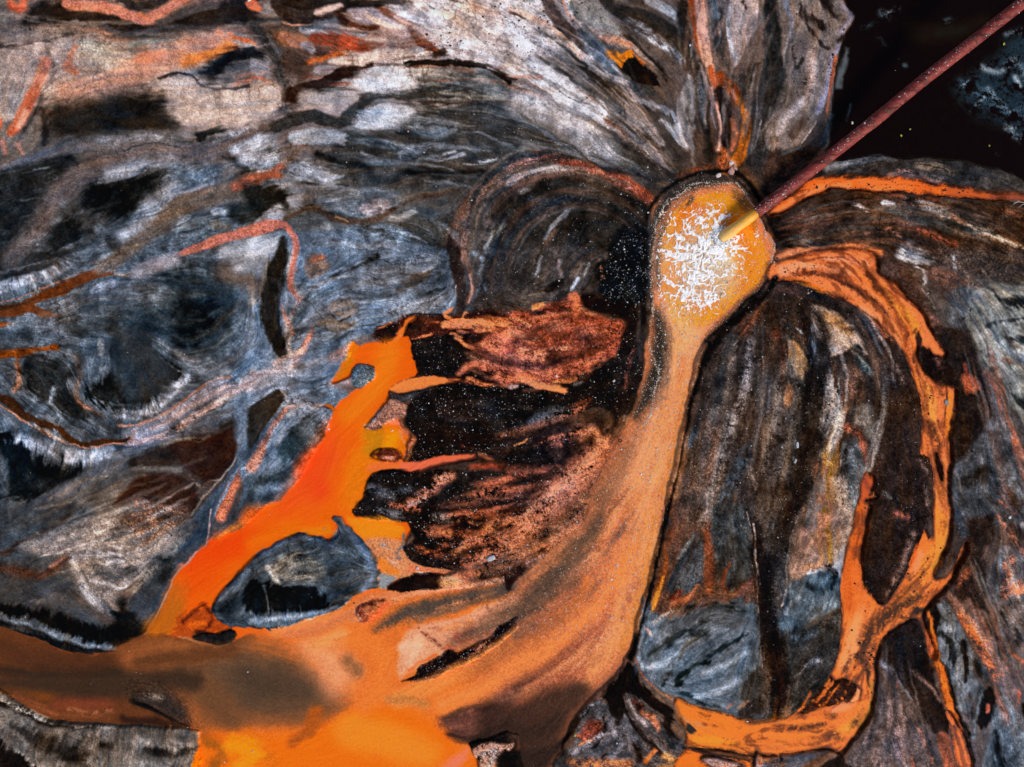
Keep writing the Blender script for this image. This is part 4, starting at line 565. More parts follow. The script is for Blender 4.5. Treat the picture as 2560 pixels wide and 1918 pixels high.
p('#e27420','112,154 125,156 140,158 158,160 170,166 170,172 108,172',w=3,f=3); s('#291b17','111,152,2 122,155,2.5 135,158,3.5 150,160.5,2 158,162,1.5 158,154,1',f=3,b=.02); p('#b0897c','122,160 128,158 140,160 150,164 147,166 132,166 124,163',b=.1,g=.9,w=0,f=3); p('#a88a86','157,158 160,152 168,151 172,156 172,168 158,168 156,163',w=0,f=3.5,g=.8); s('#c85c34','160,162,3 166,166,3',f=5)
p('#2c2624','146,128 152,122 166,116 172,118 172,136 158,141 149,139',f=5,g=.5,u=.6,w=0); s('#3c4048','158,132,5 166,132,5',b=.15)

T('G')
s('#0c0807','167.6,60,1.3 164.7,64,1.5 159.7,68.3,1.8 155,72.8,1.8 151.9,78,1.5 150,84,1 148.7,91,.8 146.7,100,.7 144.3,110,.7 141.9,121,.7 139.6,131,.7 137.7,137.5,.8 136.2,142,1.4',f=5,e=2,w=0)  # shadow of the stream's right bank, painted as a black line
s('#0e0a09','138.9,70,.8 139,62,.8 139,54,.9 139.3,48,1 142.5,42,1 147.5,38.6,1 153,37.4,1 159,37.8,1 162.5,41,1 165.5,47,.9 168.3,52,.8',f=5,e=2,w=0)

T(11)
p('#48403d','-3,-3 20,-3 13,20 12,40 10,58 5,70 6,90 10,110 10,130 5,138 -3,134',f=6,g=.8,u=.6,sp=.2); s('#15100e','1,72,5 4,95,8 7,115,8 5,130,5',f=7); s('#8c8984','2,8,3 3,16,2',b=.2)
p('#8a6c5c','20,-3 50,-3 52,12 48,22 40,34 28,40 18,44 13,40 14,22',f=5,u=.5,g=.4); s('#a06e20','36,-1,4 38,15,4.5 39,28,3.5 39,33,1.5',f=6); s('#bc8458','32,18,3 33,32,3 22,38,3',f=7); s('#6c5048','22,8,6 22,22,6',f=8,b=.2); s('#c88a60','45,12,4 46,20,3',f=7); s('#b0a298','20,-2,.7 14,15,.8 12,32,.8 11.5,45,.8 9,60,1',f=2.5)
p('#b6b0ae','40,35 48,24 49,42 45,46 41,41',f=4); s('#b0b0b2','26,40,3 34,38,2',f=5)
p('#4b5761','12,46 20,44 38,38 47,46 46,60 35,66 25,72 12,76 5,74 10,62',f=5,u=1.1); s('#a6aeb4','14,58,1.5 11,66,2.5',f=4); s('#1a1e22','38,35,2 42,40,3 41,50,2',f=4); s('#28323a','26,47,4 34,52,4',f=7,u=1)
p('#2b2b2c','8,80 25,74 40,66 47,62 47,80 44,98 35,112 22,127 14,130 12,110',f=6,u=.9,g=.5); s('#6c6c76','16,107,2 22,100,3 32,95,4',b=.2,u=1); s('#3e454c','15,82,6 30,78,5',b=.15,u=1)
p('#241a17','60,-4 100,-4 100,10 97,22 92,34 86,44 80,54 72,60 66,58 60,47',f=5,w=0,g=.6); s('#6e544c','76,52,3 84,40,4 88,28,5 93,14,5',b=.32,g=.9); s('#80483a','82,2,5 92,6,4',b=.28,g=.9)
p('#1f1613','71,92 90,70 98,76 104,95 108,115 115,128 117,142 106,142 98,130 88,115 78,100',f=6,g=.4); p('#231a18','120,8 143,2 142,15 137,35 138,60 130,62 120,52 125,35 128,20',f=14,g=.4,u=.5); s('#3c3f46','121,-4,8 124,6,6 127,16,4',f=14,u=.8); s('#74402f','121,48,4 128,39,5',b=.25,g=1)
p('#565358','145,28 150,21 158,24 168,32 170,97 158,80 148,66 140,50 141,38',f=5,u=.8,g=.3); s('#bc7058','148,38,5 156,30,4 151,52,6 160,46,5',b=.2,g=.7); s('#727e84','146,55,3 150,28,3 163,60,3',f=6,b=.1); s('#1c2024','148,66,4 155,73,5 162,82,3',b=.1,u=1); s('#c87454','160,52,5 168,48,6',b=.25,g=.7); s('#24292d','143,44,3 152,46,3',b=.3)
s('#8e5a4c','148,3,4 154,14,4 164,27,3',b=.25,g=.8); s('#b8b2ae','163,8,3 167,12,3',f=5); s('#241a17','155,8,5 162,16,5',b=.2); s('#1d1715','134,20,5 137,45,5 136,60,5',f=7)
p('#6f767d','108,61 113,58 120,70 126,82 131,92 130,105 135,112 125,130 120,120 113,105 109,90 107,75',f=4,u=.6); s('#22272b','110,78,3 117,88,5 118,96,3',f=6,e=6); s('#1f1b1a','124,84,2.5 126,96,3 125,108,2',f=4); s('#8d9499','112,66,3 116,76,3'); s('#25231f','132,98,4 138,108,4',f=6)
s('#a0705e','116,54,4 125,66,6 135,79,6 145,92,6 152,104,6',f=6,g=.5,u=.5); s('#cc683e','122,68,2.5 132,82,4 140,95,5 148,107,6',g=.8,f=6,b=.06); s('#6a4c46','128,58,4 140,75,4 152,88,4 168,102,4',f=7,g=.5); s('#c8623a','150,86,2 160,94,2 168,99,2',g=.7,f=4,b=.1); s('#3a3434','136,66,2 148,84,2 160,100,2',f=4); s('#80605c','152,108,4 160,118,4',f=8); s('#5c4a48','156,104,5 166,112,5',b=.2)
p('#141010','135,120 142,112 150,117 146,130 138,139 131,135',f=5,e=6); s('#5f646a','139,98,2 137,112,2.5 134,126,2.5 131,145,3',f=5,u=1); s('#5a5050','128,118,4 127,140,5 130,160,5',b=.15,u=1)
p('#555b63','145,125 152,118 158,125 168,140 168,170 138,170 142,145',f=6,u=1); s('#17181a','146,142,3 148,156,5 154,168,4',f=7); s('#727c84','152,125,3 160,138,3 166,150,3',f=7,u=1); s('#b45c40','141,124,1.5 140,128,1.2',f=3); s('#c06040','160,124,2 161,117,2',f=4); s('#18140f','164,126,5 166,134,4',f=5)
p('#5a4c4a','50,170 60,146 70,130 75,118 82,116 88,125 98,140 105,155 112,170',u=.8,f=7,g=.4); s('#947a76','77,122,4 79,135,5 84,150,6 88,165,7',f=10); s('#a86a54','96,140,2 101,150,2.5 105,162,2.5',f=5,g=.5); s('#b0644a','92,158,1.5 92,164,1.5',f=4); s('#60606a','72,98,3 82,106,4 92,120,3',b=.2,u=1); s('#80504a','84,106,1.5 82,112,1.5',f=5); s('#745850','93,103,3 103,113,3 110,122,2',b=.1,f=6); s('#1c1413','80,100,2 92,118,2.5 104,136,4 110,138,4',f=6)
p('#5a585e','-3,158 15,157 30,156 38,153 25,160 15,168 -3,170',f=5,u=.7); s('#cc6e40','-1,156,3 8,160,3',f=5,b=.1); p('#1e1512','26,170 38,160 48,157 50,170',f=5)
# the river, its arms and its dark mottling
p('#e67a30','57,-4 67,-4 64,8 61,20 60,35 61,47 66,54 70,60 76,60 83,50 90,40 95,28 98,20 101,11 104,18 107,14 108,-4 118,-4 118,10 116,22 111,33 107,42 112,44 118,38 123,28 128,20 129,26 124,35 117,48 110,56 103,62 100,68 104,80 108,90 107,95 103,88 100,78 96,70 88,72 80,78 74,84 71,92 70,105 69,120 66,132 60,142 50,153 45,156 35,153 -4,158 -4,139 8,137 16,131 24,128 30,119 40,105 44,95 47,80 47,60 48,45 50,25 54,8',f=4,e=3,w=3,g=.45)
s('#c85e18','62,-2,8 57,18,9 54,36,9 54,50,8 52,62,7',f=12,g=.4); s('#a85a30','64,-2,5 62,10,4',f=12); s('#f09a60','62,66,7 58,76,9 54,88,9 49,100,7',f=12,g=.4); s('#e88c34','113,0,8 112,18,7 105,32,9 97,46,8 93,56,6',f=9,g=.4); s('#c08428','116,5,2.5 114,22,2.5 107,36,3',f=8); s('#f4925c','100,28,4 96,40,4 92,52,4',f=9); s('#f06c20','97,22,2 92,35,2',f=6)
s('#3c2416','64,88,6 66,82,6 71,76,6 78,68,7 86,59,5 92,53,4',b=.2,g=1,e=7); s('#5e3816','84,60,6 78,66,7 90,50,4',b=.32,g=1); s('#f08838','78,76,3 84,71,2',f=5); s('#170e0b','58,94,5 63,98,4 64.5,104,2.5 65.5,112,1.2',b=.02,g=.8,f=4); s('#2a1812','96,64,3 92,68,4 86,68,3',b=.1,g=.8); s('#4a2c18','52,96,5 50,106,5 56,108,6',b=.4,g=1.1)
p('#2a1814','44,110 50,108 58,113 60,118 56,124 50,122 45,124 35,127 22,131 26,122 34,112 40,106',b=.02,f=4,g=.8,w=0); s('#d8662c','31,122,1.2 38,113,1.2 43,107,1.5',f=3); s('#c05a24','37,122,.8 44,113,1',f=3); s('#e07030','17,132,2.5 23,124,1.5 27,117,1',f=3); s('#341a10','22,131,2 14,136,2',f=3)
s('#d89030','44,145,6 55,138,6 62,126,5',f=9,b=.1,g=.7); s('#f49460','42,129,4 54,123,5 60,112,3',f=7); s('#5c3018','18,142,5 28,137,5 38,141,8 46,146,6',b=.36,g=1.2); s('#3a2014','-1,150,1.5 15,150.5,2 30,150,2.5 40,147,3',b=.05,g=.7,f=4); s('#6e8090','43,126,2',f=3,b=.1); s('#a87a1c','67,112,2 67,126,2.5 60,140,2.5',f=5); s('#20140f','65,104,1.5 65.5,114,1',f=3)
s('#9a541e','6,112,1.5 4,126,2 3,138,3.5',f=5); p('#140f0d','101,70 108,60 108,84 103,79',f=4,w=0)
s('#c85e24','99,74,3 103,82,4 105,92,4',f=4,g=.5); s('#7a3a1c','107,98,2.5 110,108,2.5 112,118,3 115,126,4',f=5,g=.6); s('#100c0b','107,84,2 110,98,3 115,113,4 120,127,4 127,142,3 132,160,2',f=5); s('#f0742a','116,130,3 120,139,5 124,150,8 128,172,9',w=3,f=3.5); p('#8c4c36','108,143 115,142 119,155 122,172 114,172 110,155',f=5,g=.4); s('#1f120e','120,140,1.5 122,148,2.2 124,153,1',f=3,b=.02)

T('G')
strands('156,72 152,90 147,112 144,126','164,66 165,85 160,105 150,124',24,'#5a4a44 #2a2422 #6a5a52 #6b4636 #3c4650 #1c1817',w=(.3,1.2),on=0,u=.6)
strands('164,66 163,85 161,100 160,112','174,64 178,78 174,100 168,118',20,'#4a3c36 #241e1c #746862 #5a3428 #80746c #1c1817',w=(.3,1.1),on=0)
strands('175,72 178,84 174,104 171,121','186,66 192,80 188,102 182,122',26,'#8a7668 #b8aaa0 #5a4a42 #a06a44 #2a2422 #6a6e72 #c4b4aa',w=(.3,1.1),on=0)
strands('141,36 128,31 112,33 102,41 98,62','140,55 131,47 121,46 112,54 108,66',70,'#3a3330 #5a4e48 #1c1a1a #6b625e #6e4a3c #2c3238 #141212',w=(.3,1.3),ln=(.15,.6),on=0,g=.6)
strands('144,38 130,28 108,17 80,8','147,37 141,25 133,12 124,0',90,'#cfc8c8 #8a8280 #3a3432 #e4dee0 #b08c7a #4c4c52 #b0a8a8 #241f1e #cdb0a4',w=(.25,1.1),ln=(.08,.4),on=0)
strands('142,40 120,33 95,28 66,27','143,39 126,24 102,16 74,12',70,'#2e2c2c #4c4e54 #6a7078 #8a8684 #1c1b1c #9a9ca0',w=(.25,1.0),ln=(.1,.4),on=0)
strands('149,36 147,25 147,12 149,0','163,36 168,25 172,12 178,0',60,'#3a3432 #8a7e7a #5a5254 #a89890 #2a2626 #7a5848 #b8aca8',w=(.25,1.1),ln=(.15,.5),on=0)
strands('168,47 180,44 200,42 221,46','168,56 182,53 200,57 221,68',70,'#3a2a24 #6a5a50 #1e1715 #8a8078 #5a3a2c #44484c #7a4a38',w=(.25,1.0),ln=(.1,.45),on=0)
strands('190,54 204,66 214,84 221,100','208,50 214,58 219,64 223,72',40,'#4a4c52 #2c2422 #7a7c7e #5a4038 #9a9a98',w=(.25,1.0),ln=(.1,.5),on=0)
strands('207,72 212,92 216,108 221,122','214,70 217,84 220,100 224,112',30,'#7a5448 #3a3634 #565a60 #9a5e4a #74787e',w=(.3,1.0),ln=(.2,.7),on=0)
strands('206,122 211,138 215,152 219,166','210,116 216,130 221,142 226,152',45,'#6a5a56 #b0664a #2a2422 #5a6066 #8a6a5c #8a9096',w=(.3,1.0),ln=(.15,.6),on=0)
strands('188,140 186,150 182,160 178,168','196,136 199,148 203,158 207,168',40,'#8a7470 #3a3230 #6a5a56 #a07868 #2a2424',w=(.3,1.2),ln=(.2,.7),on=0)
strands('0,36 22,31 44,27 68,22','0,62 20,55 42,47 62,40',60,'#6e7680 #3a4046 #8d96a2 #4a4f55 #9aa2ae',w=(.3,1.3),ln=(.05,.22),on=0)
strands('62,24 80,26 100,28 120,33','62,48 78,50 92,52 98,60',70,'#6a7480 #24282c #8d96a2 #3a4048 #4c443e #9aa6b4',w=(.3,1.2),ln=(.06,.3),on=0)
strands('0,58 20,56 40,62 60,60','0,86 20,92 40,90 62,80',50,'#8a94a2 #3a4048 #566270 #727e8c',w=(.3,1.2),ln=(.04,.18),on=0)
strands('62,60 74,58 86,60 96,62','62,78 70,76 76,72 84,70',35,'#8a98aa #3c4854 #6a7a8c #2a343e',w=(.25,.9),ln=(.1,.4),on=0)
strands('0,3 22,6 44,6 66,4','0,26 16,24 40,22 60,18',60,'#a89a92 #6a5c56 #3a3230 #b87e68 #8c807a #c0ac9e',w=(.3,1.2),ln=(.06,.3),on=0)
strands('66,4 84,8 100,8 124,4','66,22 84,20 104,18 126,24',90,'#d8ccc8 #8a3e28 #3a2e2a #b0a4a2 #e8d4c8 #6a5a56 #a86a50 #efe6e2',w=(.25,1.0),ln=(.06,.3),on=0)
strands('2,110 16,108 32,104 50,96','8,134 20,128 34,118 44,110',40,'#8a8078 #5a544e #3a3634 #b8aca2 #4a4c52',w=(.3,1.1),ln=(.08,.3),on=0)
strands('134,93 122,99 108,102 92,106','129,110 117,119 105,124 90,122',150,'#d87c5c #160f0d #b0583c #e89878 #241511 #0f0c0b #c46a4c',w=(.4,2.0),ln=(.1,.4),on=0,g=1,b=.18)
strands('134,70 124,67 110,69 98,69','133,78 122,83 110,83 100,79',80,'#c87458 #5a2822 #7a382c #3a1a18 #b05a44 #e88e68',w=(.5,2.0),ln=(.08,.35),on=0,g=.8,b=.1)
strands('131,90 120,88 104,87 92,88','131,96 118,100 104,101 92,99',30,'#241a18 #0c0a0a #3a2c28 #15100f',w=(.5,1.6),ln=(.1,.4),on=0,g=1,b=.2)
strands('141,98 136,116 125,133 100,143','138,128 132,141 122,152 108,160',45,'#e8945c #cc7c4c #8a5844 #e8a078 #6a443a #d88450',w=(.5,2.2),ln=(.08,.3),on=1,g=1,b=.1)
strands('139,98 128,112 112,124 92,130','137,116 126,131 110,140 92,147',40,'#e8945c #a06a50 #5c443c #e8a078 #443a36 #d88450',w=(.5,2.0),ln=(.08,.3),on=1,g=1,b=.1)
strands('147,70 144,84 140,98 132,112','151,72 148,90 144,108 139,128',60,'#e89a60 #d07c48 #f0a870 #c88044',w=(.4,1.6),ln=(.06,.2),on=1,g=.6)
strands('169,55 184,53 193,63 198,76 201,92 204,104 204,120 197,132','169,60 182,60 192,70 196,80 199,96 202,108 206,114 202,128',110,'#f08a4c #f07a2c #7a3a20 #3a1c12 #d86a28 #f69a5c #6a3018 #f08844',w=(.25,1.1),ln=(.05,.22),on=3,g=.6)
strands('201,126 194,130 190,138 186,146 176,156 164,158','194,118 190,126 187,136 183,146 174,154 164,156',60,'#f08a44 #f07a2c #5a2c18 #2a1610 #d86a28 #7a3a1c #f89a50',w=(.25,1.1),ln=(.05,.25),on=3,g=.8,b=.05)
strands('186,106 184,118 184,128 184,138','190,104 189,118 189,128 188,140',18,'#e87430 #b8541c #f09050 #c86420',w=(.3,1.0),ln=(.1,.4),on=3)
strands('168,46 176,41.5 190,39.5 206,41','168,47 178,42.5 192,41 206,42',24,'#f28a48 #c85a20 #f09a60 #a84a20',w=(.25,.7),ln=(.06,.25),on=3,g=.6)
strands('178,70 184,69 188,80 189,100','190,74 194,84 197,100 197,112',30,'#3a2c28 #1c1412 #54443e #2a1f1b',w=(.4,1.3),ln=(.1,.4),on=0,g=.6)

T('G')
s('#7a5038','135,92.5,2.5 132.5,98,4 128,105,5 121.5,112.5,5 113,119,5 104,124,4',f=24,e=8,g=1,o=.75,b=.08); s('#3a241c','134,92,1.5 131,98,2 126,105,2.5 118,113,3',b=.3,g=1.1)
p('#5a5450','26,157.4 36,157.2 42.6,157.8 43,160 42.6,162.4 39.6,168 28,168',f=4,w=0,u=.8); s('#8a827a','30,160,2.5 36,160.3,2.5 41,160.4,1.6',pf=1,f=9,u=.8); s('#2a2624','32,161.5,1.5 37,162.5,1.5 42,161.5,1',f=8); s('#75706a','30,165,3 36,165,3',pf=1,f=9)

T(11)
s('#38200f','99,55,5 90,60,8 82,65,9 72,71,9 65,80,9 62,90,7 62,98,5 67,102,3',f=10,e=9,g=1,b=.06,on=3); s('#4a2a12','92,44,5 100,40,4 104,30,3',g=1,b=.4,on=3); s('#c8701c','86,58,4 92,50,5 98,42,4',f=9,o=.6,on=3)
s('#3a1e10','14,141,3 26,137,5 38,133,4 46,132,3',g=1,b=.15,on=3,f=9); s('#4a2812','6,147,2 20,147,3 36,145,4 50,148,4',g=1,b=.22,on=3,f=9); s('#4a2812','56,138,5 62,128,4',g=1,b=.3,on=3)
s('#f8a060','57,70,4 53,84,5 49,96,4',f=12,o=.7,on=3); s('#f8983c','112,8,4 110,24,4 102,38,4',f=12,o=.6,on=3)
s('#140d0b','96,66,4 104,62,3 110,58,3',f=6); s('#2a1710','118,46,2 124,34,2 129,18,3',f=5,b=.1,g=.8)
s('#c8663c','122,66,3 130,78,4 138,92,5 146,106,6',g=.9,f=9,b=.15); s('#5d646a','112,64,4 118,78,4 122,92,3',f=10,o=.6)
T(7)
s('#3a2014','62,8,3 70,20,4 80,30,2',g=1,b=.25,on=3,f=8); s('#4a2818','30,22,3 50,28,4 66,40,5 80,54,4',g=1,b=.28,on=3,f=9); s('#4a2818','104,108,5 110,122,5',g=1,b=.15,on=3); s('#3a2014','110,66,5 112,90,3',g=1,b=.3,on=3); s('#4a2416','12,8,4 30,12,5 50,14,4',g=1,b=.42,on=3)

T('G')
# broad soft washes of the western flat
p('#262d32','36,60 44,58 52,62 52,72 46,78 36,74 30,66',f=45,e=12,o=.7,u=.8); s('#080b0c','41,66,4 43.5,69,5 40.5,71.5,4',f=26,e=12); p('#2a3036','26,71 31,70.5 36,77 38,83 30,87 24,80',f=18,e=8,u=.25)
s('#15181b','13,53,5 16,49,5',f=24,e=10,u=.7); s('#0c0f11','22,43,5 26,42,6 30,40,6 33,36,4',f=26,e=12,u=.7); s('#98a1ad','27,51,2.5 31,49.5,3 34,45,3 38,41,3',f=14,e=8,u=.6); s('#8a94a2','24,38,2.5 29,36.5,3 36,35,2.5',f=12,e=8,u=.6)
s('#5c5354','61,26.5,3 55,29.5,3.6 50,32,3.8 43,34,4.2 36,33,4.2 28,33,4 21,35,4 15,39.5,4.5 11.5,44,4.5 8,50,4.5 3,56,4',f=16,e=9,u=.4,g=.4,o=.8); s('#2a2a2c','27,32.8,.4 33,31.3,.4 39,32,.4',f=2)
s('#6a5a4e','59,38.5,2.4 54,39.5,3 48,42,3.4 42,44,3.4 37,47,3.4 32,51,3.4 27,55,3 22,58,2.6',f=12,e=8,u=.4,g=.4,o=.85); s('#a0583f','60,38.3,2.2 55,39.3,2.8 51,40.6,2',g=.4,f=9)
s('#b56a58','38,55.5,.8 43,53.5,1.8 48,52,2.3 53,50.5,2.2 58,49,1.9 61,48.8,1.5 63.5,50.5,1.3 64.3,54,1.1 63.5,58,1 62.8,62,.9 65,65,.8',f=5,g=.5,u=.15); s('#8c8a92','30,59,3 34,57.5,3 38,56,2.6',f=10,u=.4)
s('#b8babe','49,55,2.5 54,54.5,4 59,53,3',f=18,u=.3); s('#5e5048','49,59,4 54,60,5 58,63,4',f=24,u=.2); s('#8a8a8c','52,58,3 57,58,3',f=14); s('#191817','61.3,52,1.6 60,57,2.8 58.8,62,3.4 58.2,67,3.6 59.5,72,3.2 61.3,77,2',f=6,e=3,u=.4,g=.5)
s('#a0a8b4','51,32.6,2.2 56,31,3 59,31,2.5',f=7,u=.6); s('#8e97a4','53,34.6,3 58,35,3',f=8,u=.7); s('#9ea6b0','64,30,3 70,29.5,3.2 74,30.5,2.2',f=5,u=.5); s('#8d96a3','64,37,3 69,38,3 72,40,2.4',f=8,u=.6); s('#7d8692','58,41,3 62,41,4 64,44,3',f=7,u=.4); s('#14191c','55,42,4 60,42.6,4 62,45,1.6',f=14,e=8)
s('#33302e','94,20.8,2 86,20.6,2.6 80,21,2.6 76,25,2.4 73,27,2.4 67,25.5,2.8 60,27.5,2.8',f=5,g=.35); s('#2a1c18','62,21,2.5 66,19.5,2.6 71,17.5,2 76,15,1.6 80,14.3,1.4',f=3.5); s('#1a1412','88,14.2,1.1 94,14,1.3 101,14,1.3 106,15.5,1.2 110,18,1.2',f=3)
p('#ded7d3','76,18.6 83,15.6 88,16 90,19 84,20.5 79,20.4',f=14,e=10,u=.3); p('#c9cace','77,26.5 81,23.2 86,23 89,25 84,27.6 80,28.4',f=13,e=10,u=.35); s('#a49a96','66,21.5,3 71,22,4 76,21,3',f=9,u=.25); s('#e8cdc0','72,13.7,1.2 77,13.8,1.8 82,12.4,2 88,11.8,1.6',f=6); s('#8a3a26','68,9,2.5 73,8.6,3.4 78,10.6,3',b=.12,f=9); s('#d8cfcf','92,6,4 100,8,5 107,11,4',f=20,u=.35,o=.7); s('#c8a090','96,3,2 103,7,2 109,10,2',f=14,b=.2)
p('#b4a7a2','36,18 44,16.5 50,20 58,18 61,20 58,26 50,27.5 42,27.5 37,23',f=20,o=.8,u=.22); s('#c69078','15,21,4 24,19,5 32,15.5,5 40,11.5,5 48,8.8,4',f=28,o=.7,u=.2); s('#e27c36','40,14,1.4 45,12.6,2.2 50,10.4,2',f=14); s('#ee9068','31,12.8,2.6 35,12,2',f=14); s('#9aa09a','19,11,4 24,13,5',f=20,o=.6)
s('#2a262a','36,17,.9 38.5,16,.5 42,17,.4 44,19,.5 48,20,.4 54,19.2,.4',f=2.5,e=2); s('#1e1c1b','14,26,7 20,26,9 27,25.4,9 33,25.4,7 37,28,4',f=30,e=8,u=.3); s('#141416','46,16,3.5 48,13.4,2.6 52,11.8,2.5 56,12,2',f=16,e=10); s('#8a8688','20,31,2.5 30,30,3 40,29.5,3',f=14,e=8,u=.6,o=.6); s('#b8583a','10.8,13.5,1.4 9.5,18,1.8 7,23,1.6 4,28,1.6',f=8); s('#eaa080','6,24.5,1.2 4.5,27.5,1.2',f=6)
# the fan of rusty silt west of the stream
s('#cc7a5a','131,96.5,3 125,103,4.5 118,110.5,4.5 110,117,3.4 102,122,2.4',f=30,e=8,g=1,b=.12,o=.85); s('#d98464','126,88,1.6 118,91,1.6 108,94,1.2',f=8,g=1,b=.35,o=.5); s('#e2906c','128,98,1.4 121,105,2 113,111,1.6',f=14,g=1,b=.2); s('#c8684a','126,80,3 116,80,4 106,79,3',f=20,g=1,b=.2,o=.6); s('#ee8a58','112,82,1.4 118,83.6,1.6 122,84.6,1',f=4); s('#ee8a5c','96,70,1.4 104,69.8,1.6 110,70.4,1.2',f=4)

T('G')
p('#cbbcb6','38,18.5 46,18 54,20.5 60,19.5 58,25 50,26.5 42,26',f=34,o=.5); p('#e8e0e0','86,1 100,2 112,6 118,14 108,14 96,9 86,6',f=40,o=.5); p('#c9a898','2,8 12,9 22,12 30,14 24,20 12,22 4,18',f=40,o=.35); p('#e2dcdc','112,20 120,22 128,27 134,35 126,33 118,28 110,24',f=20,o=.6,e=8)
s('#1f1a19','174,66,1.2 177,70,2 178,76,2.6 176.6,82,3 175.8,90,3 174.8,99,2.8 171.8,108,2.4 168,116,2 166,124,1.6',f=9,u=.4,g=.6); s('#8a8a8c','179.6,84,1.2 180.4,90,1.4 179,97,1',b=.1); s('#b8aca2','178.6,83,2 180.6,90,2.8 178.6,97,2',f=9,b=.1); s('#8a5a40','176.5,101,3 178,108,4 177,117,3',f=14,b=.2,g=.5); s('#a08c7c','181,104,3 182,112,3.4 180.6,120,2.6',f=14,b=.15); s('#5c5856','170,74,3 172,84,4 171,94,3.4 167,104,3',f=16,b=.2,g=.7,o=.7); s('#7a767a','162,74,1.4 160.5,84,2 157,94,1.6',f=12,b=.25,g=.7); s('#4c423e','156,86,5 153,100,6 149,112,5',f=24,o=.5,g=.8)
s('#5a4036','146.6,132,1.6 151,130,2.4 157,129.2,2.4 163,129,2',f=9,b=.15); s('#2a3238','150,133,2 156,131.4,2.4 162,132,1.6',f=9,b=.2)
p('#704838','100,140 108,133 118,126 126,124 130,130 124,142 114,150 104,150',f=36,o=.5,g=.8,on=1); p('#2c1f1a','103,153 113,151 123,147 128,149 123,156 118,168 106,168',f=26,o=.9,on=1,g=.5)
s('#f2501c','71,95,2 69.5,100,4 66,105,4 61,110,3',f=30,o=.6,on=1); s('#e8480e','43,121,3 48,118,4 54,115,3',f=26,o=.5,on=1)
s('#caa08e','60,79,1.4 66,75.5,1.2',f=6,g=.5,b=.1); s('#b8948c','28,96,1.4 38,93,1.6 48,86.6,1.8 56,81.6,2 61,80,1.8',f=8,g=.5,b=.15,o=.7)

T('G')
s('#4e4238','98,139,2.5 106,135,3.5 114,130.5,4.5 121,124,5 127,116,4 131,108,3',f=26,o=.65,g=.9,on=1,e=8); s('#f08c4a','96,152,3 104,149,4 111,144.6,4.6 119,140,4.6 126,134,4.2 132,127,3.4 136,118,3',f=22,o=.85,on=1,g=.4)
s('#f0742a','199.6,131,.8 201.5,139,1.2 203,146,1.2 205,153,1.6 207,160,2.6 208.6,170,3.4',f=4); s('#2a1610','206,157,.6 207,161,.8',f=2.5)
s('#3c2420','112,74,3 120,71,4 128,74,4',f=16,b=.2,g=.8,o=.7); s('#3a1e1a','104,76,2 112,79,2 122,78,2.4 130,75,2',f=8,b=.2,g=.6)
s('#3a3e46','143,138,2 149,134,3 156,133,3 162,135,2',f=12,b=.2,u=.9,o=.7); s('#1e2428','140,141,1.4 146,137,2 152,136.4,1.6',f=6,b=.1)

T('G')
s('#1e1815','173,84,3 174,95,5 172,105,6.5 169,114,6 167,122,5',f=22,o=.7,g=.8,sp=.3); s('#74706e','168.6,80,2.4 166.6,92,3.4 164.5,101,2.6',f=18,o=.5,g=.8,b=.1); s('#8c8886','157.5,90,2 155,102,3 151.5,112,2',f=16,o=.5,g=.9,b=.2)
s('#8d96a4','57,81.5,4 63,80,5 70,79,5',f=30,o=.6,u=.5); s('#8d96a4','62.6,84,3 66,88,4 67,94,3',f=24,o=.45,u=.5); s('#7e8896','10,70,5 22,66,5 34,64,4',f=30,o=.4,u=.7); s('#7a8492','64,66,5 76,64,6 88,60,5',f=30,o=.4,u=.7)

T('G')
p('#f8d8bc','143.5,57 147,51 153,49 158.5,52.5 160,58 156,63.5 149,65.5 144.5,62',f=36,o=.6,g=.8,on=1); s('#f2cba8','146,67,6 148,71,5 148,75,3',f=30,o=.45,g=1,b=.12,on=1); s('#e6861c','160,46,2 163,52,3 163,58,2.6',f=14,o=.6,on=1)

T('G')
s('#17100e','162.7,111.6,1.2 163.3,117.7,2.8 164.5,123.8,4.2 165,129.9,4 166,136.9,4 167.4,143,4.2 168,149,3.4 167.8,154,1.6',f=9,e=7,g=.6,sp=.25); s('#a08a7e','162.4,113,.3 163,119,.3 163.2,126,.3 163.4,132,.3',f=2)
s('#e27c2e','158,157.5,4 164,158.5,5 170,158,6 176,157,6',f=18,w=3); s('#dc7a28','150,154,3 156,157,3 162,158,3',f=12); s('#3a2014','167,157,1 172,157.5,1.2 178,156.5,1',b=.2,g=.6); s('#c87030','161,161,4 168,163,4',f=10,b=.25)
s('#17110f','172.6,66,1.2 174,72,1.6 174.6,80,1.6 173.6,88,1.6 174,96,1.6 172,104,1.8 169.5,112,2',b=.1)
# ---------------------------------------------------------------- flow field, streak noises, laying the stains
def seg_samples():
    out = []
    for q in SH:
        P = q['P']; k = q['k']
        A = P[:-1]; B = P[1:]
        if q['closed']: A = P; B = np.roll(P, -1, 0)
        d = B[:, :2]-A[:, :2]; L = np.hypot(d[:, 0], d[:, 1])+1e-6
        w = np.minimum(L, 40)*(0.5 if q['closed'] else 1.0)*k.get('fw', 1)
        th = np.arctan2(d[:, 1], d[:, 0])
        if k.get('pf'): th = th+np.pi/2; w = w*6
        out.append(np.stack([(A[:, 0]+B[:, 0])/2, (A[:, 1]+B[:, 1])/2, th, w], 1))
    for x, y, a, w in FLOWS: out.append(np.array([[x, y, math.radians(-a), w*60]], np.float32))
    return np.concatenate(out)

